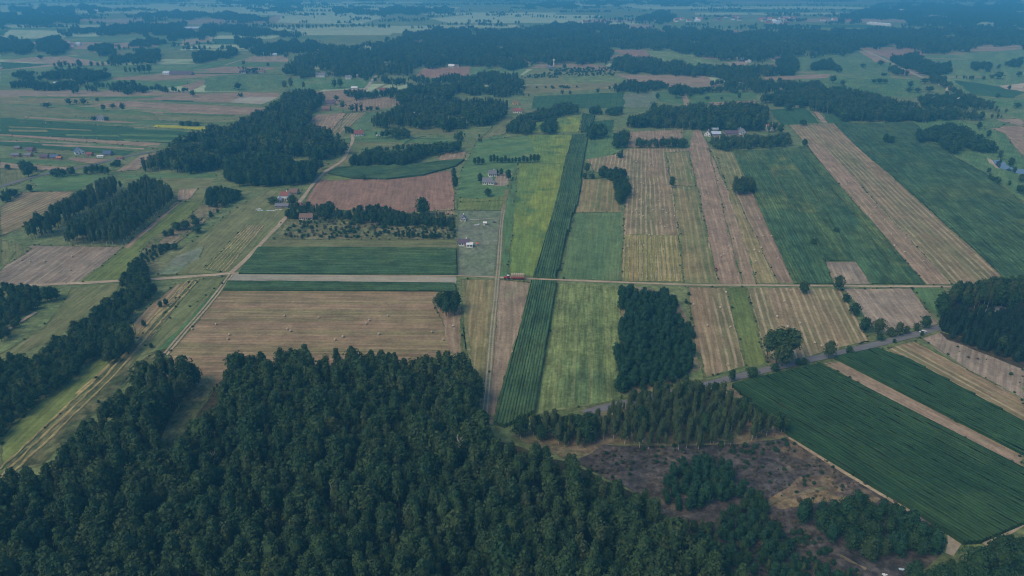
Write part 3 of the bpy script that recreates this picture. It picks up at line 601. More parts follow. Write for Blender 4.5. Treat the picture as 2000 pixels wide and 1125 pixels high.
def crown_geo(kind, seed, hi=True):
    "returns verts, faces of a crown standing on the ground, its height, and trunk data"
    rs = np.random.default_rng(seed); U = rs.uniform
    if kind == 'pine':   H, z0, Rm, nc, per, cs, q = 16*U(.86, 1.1), 5.5, 2.75*U(.8, 1.2), 46, 19, 1.0, .62
    elif kind == 'tallpine': H, z0, Rm, nc, per, cs, q = 18, 9.5, 2.5, 26, 17, 1.1, .75
    elif kind == 'broad': H, z0, Rm, nc, per, cs, q = 13*U(.92, 1.06), 1.8, 4.4*U(.9, 1.1), 52, 17, 1.5, .85
    elif kind == 'birch': H, z0, Rm, nc, per, cs, q = 13*U(.9, 1.08), 2.2, 2.0*U(.8, 1.2), 38, 14, .95, .6
    elif kind == 'young': H, z0, Rm, nc, per, cs, q = 7.5*U(.88, 1.08), .5, 2.1*U(.9, 1.1), 30, 16, .85, .62
    elif kind == 'spruce': H, z0, Rm, nc, per, cs, q = 14*U(.9, 1.08), .6, 2.6*U(.9, 1.1), 44, 14, .95, .7
    elif kind == 'bush':  H, z0, Rm, nc, per, cs, q = 3.2, .1, 2.1, 18, 14, .85, .55
    if not hi: nc = max(7, nc//4); per = 9; cs *= 1.75; q *= 1.75
    V = []; Q = []; lop = rs.uniform(.75, 1.2, 6); ph0 = U(0, 6.28)
    for i in range(nc):
        t = (i+.5)/nc; t = min(.99, max(0, t+rs.normal(0, .05))); th = i*2.39996+rs.normal(0, .35)
        if kind in ('spruce',): rr = Rm*(1-t)**.85
        elif kind == 'young': rr = Rm*math.sqrt(max(0, 1-t**1.7))*(1 if t > .15 else .85)
        elif kind in ('pine', 'tallpine'): rr = Rm*(min(1, .5+t*1.7) if t < .3 else max(.05, 1-((t-.3)/.72)**2)**.7)
        elif kind == 'birch': rr = Rm*(min(1, .45+t*1.9) if t < .3 else max(.08, 1-((t-.3)/.72)**1.35))
        else: rr = Rm*math.sqrt(max(.03, 1-abs(2*t-.86)**2.2/1.5))
        rr *= lop[int(((th+ph0) % 6.283)/6.284*6)]*U(.72, 1.05); rr = max(0, rr-cs*.55)
        k = math.sqrt(U(.35, 1)) if t < .85 else U(0, 1)
        c = np.array([rr*k*math.cos(th), rr*k*math.sin(th), z0+cs*.6+(H-z0-cs*1.1)*t])
        n = rs.normal(0, 1, (per, 3)); n[:, 2] = np.abs(n[:, 2])*.9-.25; n /= np.linalg.norm(n, axis=1)[:, None]
        r = cs*U(.75, 1.25)
        V.append(quads(c+n*r*np.array([1, 1, .78]), n, q, rs=rs))
    V = np.concatenate(V); nq = len(V)//4; F = [(4*i, 4*i+1, 4*i+2, 4*i+3) for i in range(nq)]
    cz = (z0+H)/2
    if kind == 'spruce': bv, bf = blob((0, 0, z0+(H-z0)*.36), (Rm*.5, Rm*.5, (H-z0)*.38), rs)
    else: bv, bf = blob((0, 0, cz), (Rm*.62, Rm*.62, (H-z0)*.40), rs)
    o = len(V); V = np.concatenate([V, bv]); F += [tuple(i+o for i in f) for f in bf]
    return V, F, H, z0, Rm
def trunk_geo(H, z0, r, rs, limbs=4):
    b = MB(); bend = (rs.uniform(-.2, .2), rs.uniform(-.2, .2))
    b.tube((0, 0, -.2), (bend[0], bend[1], H*.5), r, r*.62, 7); b.tube((bend[0], bend[1], H*.5-.02), (bend[0]*.5, 0, H*.9), r*.62, r*.15, 6)
    for i in range(limbs):
        a = i*2.4+rs.uniform(0, 1); z = z0+(H-z0)*(.1+.6*i/max(1, limbs)); L = (H-z)*.28
        b.tube((bend[0]*.8, bend[1]*.8, z), (math.cos(a)*L, math.sin(a)*L, z+L*.7), r*.3, r*.08, 4)
    return b
LEAF = {'pine': 'pine', 'tallpine': 'pine', 'broad': 'broad', 'birch': 'birch', 'young': 'pine2', 'spruce': 'spruce', 'bush': 'lush', 'lush': 'lush', 'yellow': 'yellowleaf', 'tuft': 'drytuft'}
BARK = {'pine': 'bark', 'tallpine': 'bark', 'birch': 'birchbark'}
RAD = {'pine': .19, 'tallpine': .2, 'broad': .28, 'birch': .12, 'young': .1, 'spruce': .18, 'bush': .06}
NAME = {'pine': 'pine_tree', 'tallpine': 'pine_tree', 'broad': 'broadleaf_tree', 'birch': 'birch_tree', 'young': 'young_pine', 'spruce': 'spruce_tree', 'bush': 'bush', 'lush': 'broadleaf_tree', 'yellow': 'broadleaf_tree', 'tuft': 'grass_tuft'}
CAT = {'pine': 'pine tree', 'tallpine': 'pine tree', 'broad': 'tree', 'birch': 'birch tree', 'young': 'pine tree', 'spruce': 'spruce tree', 'bush': 'bush', 'lush': 'tree', 'yellow': 'tree', 'tuft': 'grass tuft'}
LIB = {}
def variants(kind, hi, nv):
    key = (kind, hi)
    if key in LIB: return LIB[key]
    out = []; shape = {'lush': 'broad', 'yellow': 'broad', 'tuft': 'bush'}.get(kind, kind)
    for i in range(nv):
        V, F, H, z0, Rm = crown_geo(shape, 1000+hash_kind(kind)*50+i*7+hi, hi); rs = np.random.default_rng(i)
        cm = mesh_of('crown', V.tolist(), F, M[LEAF[kind]])
        tb = trunk_geo(H, z0, RAD[shape], rs, 4 if hi else 0); tm = tb.mesh('trunk', M[BARK.get(kind, 'darkbark')])
        o = len(V); jv = V.tolist()+tb.v; jf = list(F)+[tuple(q+o for q in f) for f in tb.f]
        one = mesh_of(NAME[kind], jv, jf, [M[LEAF[kind]], M[BARK.get(kind, 'darkbark')]], [0]*len(F)+[1]*len(tb.f))
        out.append(dict(crown=cm, trunk=tm, one=one, H=H, R=Rm, kind=kind))
    LIB[key] = out; return out
def hash_kind(k): return ['pine', 'tallpine', 'broad', 'birch', 'young', 'spruce', 'bush', 'lush', 'yellow', 'tuft'].index(k)
NV = {'pine': 7, 'tallpine': 2, 'broad': 5, 'birch': 5, 'young': 5, 'spruce': 4, 'bush': 4, 'lush': 4, 'yellow': 2, 'tuft': 3}
def tree(kind, x, y, h, label, group=None, wide=1.0, parts=True, hi=True, name=None, rs=trng):
    vs = variants(kind, hi, NV[kind]); v = vs[int(rs.integers(len(vs)))]; s = h/v['H']
    nm = name or NAME[kind]
    if parts:
        o = put(bpy.data.objects.new(nm, None), None, label, CAT[kind], group); o.empty_display_size = .5
        for part in ('trunk', 'crown'): obj(part, v[part], o)
    else: o = obj(nm, v['one'], None, label=label, cat=CAT[kind], group=group)
    o.location = (x, y, 0); o.rotation_euler = (0, 0, float(rs.uniform(0, 6.28)))
    o.scale = (s*wide*float(rs.uniform(.94, 1.06)), s*wide*float(rs.uniform(.94, 1.06)), s); return o
def tree_px(kind, x0, top, x1, base, label, group=None, parts=True, hi=True, name=None):
    "a tree from the box its crown fills in the photograph"
    cx = (x0+x1)/2; X, Y, _ = W(cx, base); h = height_px(cx, base, top)
    shape = variants(kind, hi, NV[kind])[0]; wm = (x1-x0)/scale_at(cx, base)
    wide = wm/(2*shape['R']*h/shape['H'])
    return tree(kind, X, Y, h, label, group, min(2.4, max(.5, wide)), parts, hi, name)
# ------------------------------------------------------------------ masses of trees: one object that instances real tree meshes on its points
def mass(name, label, sites, cat='wood'):
    "sites: (x, y, height, kind, hi)"
    keys = sorted({(k, hi) for _, _, _, k, hi in sites}); meshes = []; first = {}
    for key in keys:
        first[key] = len(meshes); meshes += [(v, key) for v in variants(*key, NV[key[0]])]
    me = bpy.data.meshes.new(name); me.from_pydata([(s[0], s[1], 0) for s in sites], [], [])
    n = len(sites); var = np.zeros(n, np.int32); rot = np.zeros((n, 3), np.float32); scl = np.zeros((n, 3), np.float32)
    for i, (x, y, h, k, hi) in enumerate(sites):
        a = int(trng.integers(NV[k])); var[i] = first[(k, hi)]+a; s = h/meshes[var[i]][0]['H']
        rot[i] = (trng.normal(0, .03), trng.normal(0, .03), trng.uniform(0, 6.28)); f = trng.uniform(.86, 1.16); scl[i] = (s*f, s*f*trng.uniform(.92, 1.08), s)
    me.attributes.new('var', 'INT', 'POINT').data.foreach_set('value', var)
    me.attributes.new('rot', 'FLOAT_VECTOR', 'POINT').data.foreach_set('vector', rot.ravel())
    me.attributes.new('scl', 'FLOAT_VECTOR', 'POINT').data.foreach_set('vector', scl.ravel())
    o = obj(name, me, label=label, cat=cat, kind='stuff')
    g = bpy.data.node_groups.new(name, 'GeometryNodeTree'); g.is_modifier = True
    g.interface.new_socket('Geometry', in_out='INPUT', socket_type='NodeSocketGeometry'); g.interface.new_socket('Geometry', in_out='OUTPUT', socket_type='NodeSocketGeometry')
    N = g.nodes.new; L = g.links.new; gi = N('NodeGroupInput'); go = N('NodeGroupOutput')
    join = N('GeometryNodeJoinGeometry')
    for v, key in reversed(meshes):
        oi = N('GeometryNodeObjectInfo'); oi.inputs['Object'].default_value = proto(v); oi.inputs['As Instance'].default_value = False
        ti = N('GeometryNodeGeometryToInstance'); L(oi.outputs['Geometry'], ti.inputs[0]); L(ti.outputs[0], join.inputs[0])
    iop = N('GeometryNodeInstanceOnPoints'); iop.inputs['Pick Instance'].default_value = True
    L(gi.outputs[0], iop.inputs['Points']); L(join.outputs[0], iop.inputs['Instance'])
    for an, ty, sk in (('var', 'INT', 'Instance Index'), ('rot', 'FLOAT_VECTOR', 'Rotation'), ('scl', 'FLOAT_VECTOR', 'Scale')):
        a = N('GeometryNodeInputNamedAttribute'); a.data_type = ty; a.inputs[0].default_value = an
        src = a.outputs[0]
        if sk == 'Rotation':
            e = N('FunctionNodeEulerToRotation'); L(src, e.inputs[0]); src = e.outputs[0]
        L(src, iop.inputs[sk])
    L(iop.outputs[0], go.inputs[0])
    md = o.modifiers.new('trees', 'NODES'); md.node_group = g; return o
PROTO = {}
def proto(v):
    "a real tree of this very shape standing in the scene: the mass repeats it"
    k = id(v)
    if k not in PROTO:
        kind = v['kind']; i = len(PROTO)
        # it stands inside the big forest beyond the lower picture edge, among its neighbours
        o = obj(NAME[kind], v['one'], label='tree inside the near forest below the lower edge of the picture', cat=CAT[kind], group='forest trees below the lower picture edge')
        o.location = (-110+(i % 18)*12.0, 118-(i//18)*11.0, 0); PROTO[k] = o
    return PROTO[k]
PHS = np.random.default_rng(9).uniform(0, 6.28, (3, 8))
def wob(x, y, L, k=0):
    "smooth noise, about -1..1, of wavelength L metres"
    p = PHS[k]; q = 6.283/L
    return (math.sin(x*q*.9+y*q*.5+p[0])+math.sin(-x*q*.6+y*q*1.1+p[1])+.7*math.sin(x*q*1.9-y*q*1.3+p[2])+.7*math.sin(x*q*1.2+y*q*2.1+p[3])+.4*math.sin(x*q*3.7+y*q*.8+p[4])+.4*math.sin(-x*q*1.1+y*q*3.9+p[5]))/2.6
def sites(poly, h, kinds, gap, frac=.75, seed=1, hi=None, edge=0.0, jit=.42, keep=1.0, hvar=.16, ragged=0.0, holes=-9.0):
    "tree positions whose base and upper crown both show inside the outline as seen in the photograph"
    poly = pts(poly) if isinstance(poly, str) else poly
    rs = np.random.default_rng(seed); xs = [p[0] for p in poly]; ys = [p[1] for p in poly]
    y0, y1 = max(-20, min(ys)), min(max(ys), 1420)
    near = W(1000, min(y1+20, 1500))[1]; far = W(1000, y0)[1]*1.02; out = []
    kd = [k for k, p in kinds]; kp = np.array([p for k, p in kinds], float); kp /= kp.sum()
    y = near; row = 0
    while y < far:
        d = y*CT+CAM_H*ST; xa = (min(xs)-1000)/FPX*d-5; xb = (max(xs)-1000)/FPX*d+5
        x = xa+(gap/2 if row % 2 else 0)
        while x < xb:
            px = x+rs.normal(0, jit*gap*.6); py = y+rs.normal(0, jit*gap*.6)
            if rs.random() < keep:
                D = math.hypot(px, py); L = 70+D*.07; m_ = wob(px, py, L); hh = h*(1+rs.normal(0, hvar)+.13*m_); hh = max(h*.5, min(h*1.45, hh))
                if wob(px, py, L*.8, 1) < holes: x += gap; continue
                a = P(px, py, 0); b = P(px, py, hh*frac)
                ex = ragged*wob(px, py, L*.55, 2)*1.6; ey = ragged*wob(py, px, L*.4, 2)
                if inside(a[0]+ex, a[1]+edge+ey, poly) and inside(b[0]+ex, b[1]+ey, poly):
                    q_ = kp*np.exp(.9*np.array([wob(px+311*j, py-97*j, L*1.3, j % 3) for j in range(len(kd))])); k = str(rs.choice(kd, p=q_/q_.sum()))
                    f = {'bush': .35, 'tuft': .3, 'birch': .95, 'broad': .9, 'lush': .9}.get(k, 1.0)
                    out.append((px, py, hh*f, k, (D < 760) if hi is None else hi))
            x += gap
        y += gap*.87; row += 1
    return out
def individuals(ss, label, group, parts, n=300, name=None):
    "the n sites that show largest become trees of their own; the rest is returned"
    ss = sorted(ss, key=lambda s: math.hypot(s[0], s[1])); one = []; rest = []
    for s in ss:
        px, py = P(s[0], s[1], s[2]*.8)
        if len(one) < n and -5 < px < 2005 and py < 1128 and py > -5: one.append(s)
        else: rest.append(s)
    for s in one: tree(s[3], s[0], s[1], s[2], label if isinstance(label, str) else label[s[3]], group if isinstance(group, str) else group[s[3]], 1.0, parts, s[4], name)
    return rest
# ---- the big near forest
FOREST = '-260,1420 -260,1000 0,945 24,917 79,909 119,901 123,868 158,836 221,777 265,729 273,704 316,692 356,698 380,714 397,733 368,776 328,824 298,880 322,886 366,842 408,796 432,752 440,731 451,690 471,698 486,706 514,692 585,686 633,696 672,680 720,686 773,684 808,704 840,704 848,686 871,694 903,690 923,704 937,760 944,826 946,852 978,862 1045,874 1117,897 1144,921 1168,937 1211,945 1263,971 1300,1000 1340,1030 1385,1056 1425,1088 1470,1130 1500,1420'
ss = sites(FOREST, 15.5, [('pine', .68), ('tallpine', .08), ('broad', .12), ('birch', .09), ('lush', .03)], 4.8, .80, 3, True, hvar=.2)
px_ss = [s for s in ss if s[3] in ('pine', 'tallpine')]; ot = [s for s in ss if s[3] not in ('pine', 'tallpine')]
rest = individuals(px_ss, 'dark blue green pine in the dense forest filling the lower left', 'pines of the near forest', True, 300)
rest += individuals([s for s in ot if s[3] == 'birch'], 'olive birch crown showing between the dark pines of the near forest', 'birches in the near forest', True, 65)
rest += individuals([s for s in ot if s[3] != 'birch'], 'broad round leafy crown among the dark pines of the near forest', 'leafy trees in the near forest', True, 130)
mass('pine_forest', 'dense dark pine forest filling the lower left', rest)
# corner of leafy trees at the lower right
CORNER = '1700,1420 1740,1128 1790,1096 1830,1084 1880,1072 1925,1062 1950,1050 1985,1030 2010,1014 2200,1000 2200,1420'
rest = individuals(sites(CORNER, 11, [('lush', .8), ('broad', .2)], 5.4, .8, 4, True), 'round leafy tree of the dark thicket in the lower right corner', 'leafy trees of the lower right corner', True, 200)
# regrowth on the heath
YP = '1296,915 1335,893 1392,886 1432,910 1456,953 1444,974 1395,985 1350,1000 1324,1008 1300,990'
individuals(sites(YP, 6.8, [('young', .75), ('lush', .25)], 3.7, .7, 5, True), 'young pine in the round thicket on the heath', 'young pines in the thicket on the heath', True, 200)
C3 = '1525,982 1560,976 1600,985 1640,978 1680,970 1740,985 1763,994 1822,1014 1850,1056 1845,1080 1822,1098 1760,1102 1695,1099 1650,1070 1616,1058 1573,1030'
individuals(sites(C3, 8.5, [('lush', .6), ('young', .3), ('broad', .1)], 4.6, .7, 6, True), 'bushy young tree in the copse beside the corner of the maize', 'young trees of the copse by the maize corner', True, 200, 'copse_tree')
C4 = '1318,1012 1345,1006 1400,996 1470,958 1502,952 1500,978 1486,1000 1530,1030 1560,1075 1600,1100 1690,1110 1700,1140 1690,1400 1250,1400 1250,1085'
individuals(sites(C4, 6.6, [('young', .45), ('lush', .35), ('birch', .2)], 3.7, .72, 7, True, keep=.93), 'small tree of the patchy regrowth at the bottom of the heath', 'regrowth at the bottom of the heath', True, 260, 'sapling')
sh = sites('1190,875 1300,870 1440,868 1545,856 1660,925 1782,994 1700,975 1525,985 1480,990 1450,940 1390,890 1300,910 1190,945 1130,905', 1.3, [('bush', .45), ('tuft', .55)], 2.5, .3, 8, True, keep=.6, hvar=.55)
sh += sites('1470,1010 1520,1000 1573,1028 1620,1062 1690,1100 1690,1200 1470,1200', 2.2, [('bush', .75), ('tuft', .25)], 2.8, .3, 44, True, keep=.75, hvar=.5)
sh += sites('1830,662 1900,668 2000,722 2000,760 1880,700', 1.4, [('bush', .4), ('tuft', .6)], 5, .3, 9, True, keep=.25, hvar=.4)
sh += sites('566,440 610,420 890,424 890,466 548,466', 2.4, [('bush', .7), ('tuft', .3)], 4, .4, 10, True, keep=.62, hvar=.35)
sh += sites('1325,562 1346,570 1352,640 1366,700 1358,660 1340,600', 2.4, [('bush', 1)], 5, .3, 12, True, keep=.5)
sh += sites('130,1010 123,872 230,775 262,735 240,735 130,850 80,900', 1.8, [('bush', 1)], 5, .3, 13, True, keep=.35)
sh += sites('1290,870 1300,860 1480,862 1545,868 1540,884 1400,888', 2.2, [('bush', 1)], 4.5, .3, 14, True, keep=.5)
def on_road(x, y):
    for q, hw in STRIPS:
        if (np.hypot(q[:, 0]-x, q[:, 1]-y)).min() < hw+1.2+4.5*(math.hypot(x, y) > 0)*.3: return True
    return False
sh = [q for q in sh if not on_road(q[0], q[1])]; TUFT = [q for q in TUFT if not on_road(q[0], q[1])]
for x, y, h in TUFT: sh.append((x, y, h/2.4, 'bush', False))
mass('heath_scrub', 'low scattered scrub on heath, rough ground and field margins', [(x, y, h*2.4, k, hi) for x, y, h, k, hi in sh], 'scrub')
# birch stand
BIR = '960,850 985,828 1045,814 1125,806 1155,804 1200,786 1236,764 1310,748 1367,744 1405,752 1455,783 1494,811 1541,818 1546,850 1478,858 1430,870 1340,884 1300,872 1267,884 1212,868 1180,868 1128,884 1085,868 1006,858'
b1 = sites(BIR, 10.5, [('birch', .85), ('lush', .08), ('pine', .07)], 3.6, .7, 15, True, keep=.92, hvar=.24)
rest = individuals(b1, {'birch': 'olive green slim birch of the stand between forest and maize', 'lush': 'dark leafy tree inside the birch stand', 'pine': 'dark pine inside the birch stand'}, {'birch': 'birches of the stand', 'lush': 'leafy trees in the birch stand', 'pine': 'pines in the birch stand'}, True, 255)
if rest: mass('birch_wood', 'rear of the birch stand between forest and maize', rest)
# young pines east of the pale green field
YST = '1213,592 1210,660 1206,751 1215,772 1243,772 1330,746 1363,722 1367,700 1356,655 1346,630 1334,600 1325,580 1301,566 1266,566 1231,556 1214,557'
rest = individuals(sites(YST, 7.2, [('young', 1)], 3.7, .8, 16, True, hvar=.26, ragged=7.0, holes=-.88), 'dark young pine of the compact stand beside the pale green field', 'young pines of the compact stand', False, 300)
if rest: mass('young_pine_stand', 'rear of the compact dark young pine stand', rest)
# belts on the left
BELT = '241,525 273,501 290,520 288,545 315,551 329,543 315,566 294,586 259,618 224,656 240,650 262,648 264,676 240,712 224,706 196,692 182,706 154,734 150,741 79,785 24,832 0,860 -60,900 -60,700 0,697 40,695 79,688 119,648 175,609 224,571 238,548'
rest = individuals(sites(BELT, 9, [('lush', .5), ('broad', .3), ('pine', .2)], 4.3, .75, 17, True), {'lush': 'dark leafy tree of the diagonal belt on the left', 'broad': 'paler leafy tree of the diagonal belt on the left', 'pine': 'pine in the diagonal belt on the left'}, {'lush': 'dark trees of the left belt', 'broad': 'pale trees of the left belt', 'pine': 'pines of the left belt'}, False, 300, 'belt_tree')
if rest: mass('tree_belt', 'farther part of the diagonal tree belt on the left', rest)
BELT2 = '-60,556 42,550 84,563 140,556 138,566 122,582 80,606 52,628 14,664 0,668 -60,700'
individuals(sites(BELT2, 8, [('lush', .6), ('broad', .4)], 4.6, .75, 18, True, keep=.85), 'leafy tree of the copse touching the left edge below the track', 'trees of the copse at the left edge', False, 200, 'copse_tree')
individuals(sites('262,510 290,480 330,478 345,488 320,496 300,512 275,530 255,535', 4, [('lush', 1)], 4, .6, 19, True), 'low bushy tree in the thicket above the track on the left', 'thicket above the left track', False, 60)
# plantation of conifers
PL1 = '38,456 46,432 100,405 160,372 200,350 217,345 240,357 240,376 180,412 120,446 110,462 73,470 42,470'
PL2 = '105,467 119,446 160,425 220,388 262,358 280,343 300,347 318,361 340,372 346,392 320,412 290,440 250,470 241,481 200,480 150,480 112,480'
rest = individuals(sites(PL1, 14, [('pine', .35), ('birch', .65)], 4.6, .8, 20), {'pine': 'dark conifer of the upper block of the plantation', 'birch': 'slim dark green tree of the upper block of the plantation'}, {'pine': 'conifers of the upper plantation block', 'birch': 'slim trees of the upper plantation block'}, False, 140, 'plantation_tree')
rest += individuals(sites(PL2, 14, [('pine', .35), ('birch', .65)], 4.6, .8, 21), {'pine': 'dark conifer of the lower block of the plantation', 'birch': 'slim dark green tree of the lower block of the plantation'}, {'pine': 'conifers of the lower plantation block', 'birch': 'slim trees of the lower plantation block'}, False, 160, 'plantation_tree')
if rest: mass('plantation', 'rear rows of the dark conifer plantation on the left', rest)
# wood at the right edge
SPR = '1835,648 1839,612 1867,599 2000,602 2080,610 2080,760 2000,716 1930,690 1860,664'
individuals(sites(SPR, 9, [('spruce', .9), ('pine', .1)], 3.7, .75, 22, True), 'dark spruce of the even stand at the right edge by the road', 'spruces of the stand at the right edge', False, 260)
individuals(sites('1832,640 1835,578 1867,560 1900,556 1940,548 2000,544 2080,544 2080,640 2000,604 1867,602 1842,616', 14, [('birch', .5), ('pine', .3), ('lush', .2)], 4.2, .72, 23, True), 'tall tree behind the even spruce stand at the right edge', 'tall trees at the right edge', False, 150)
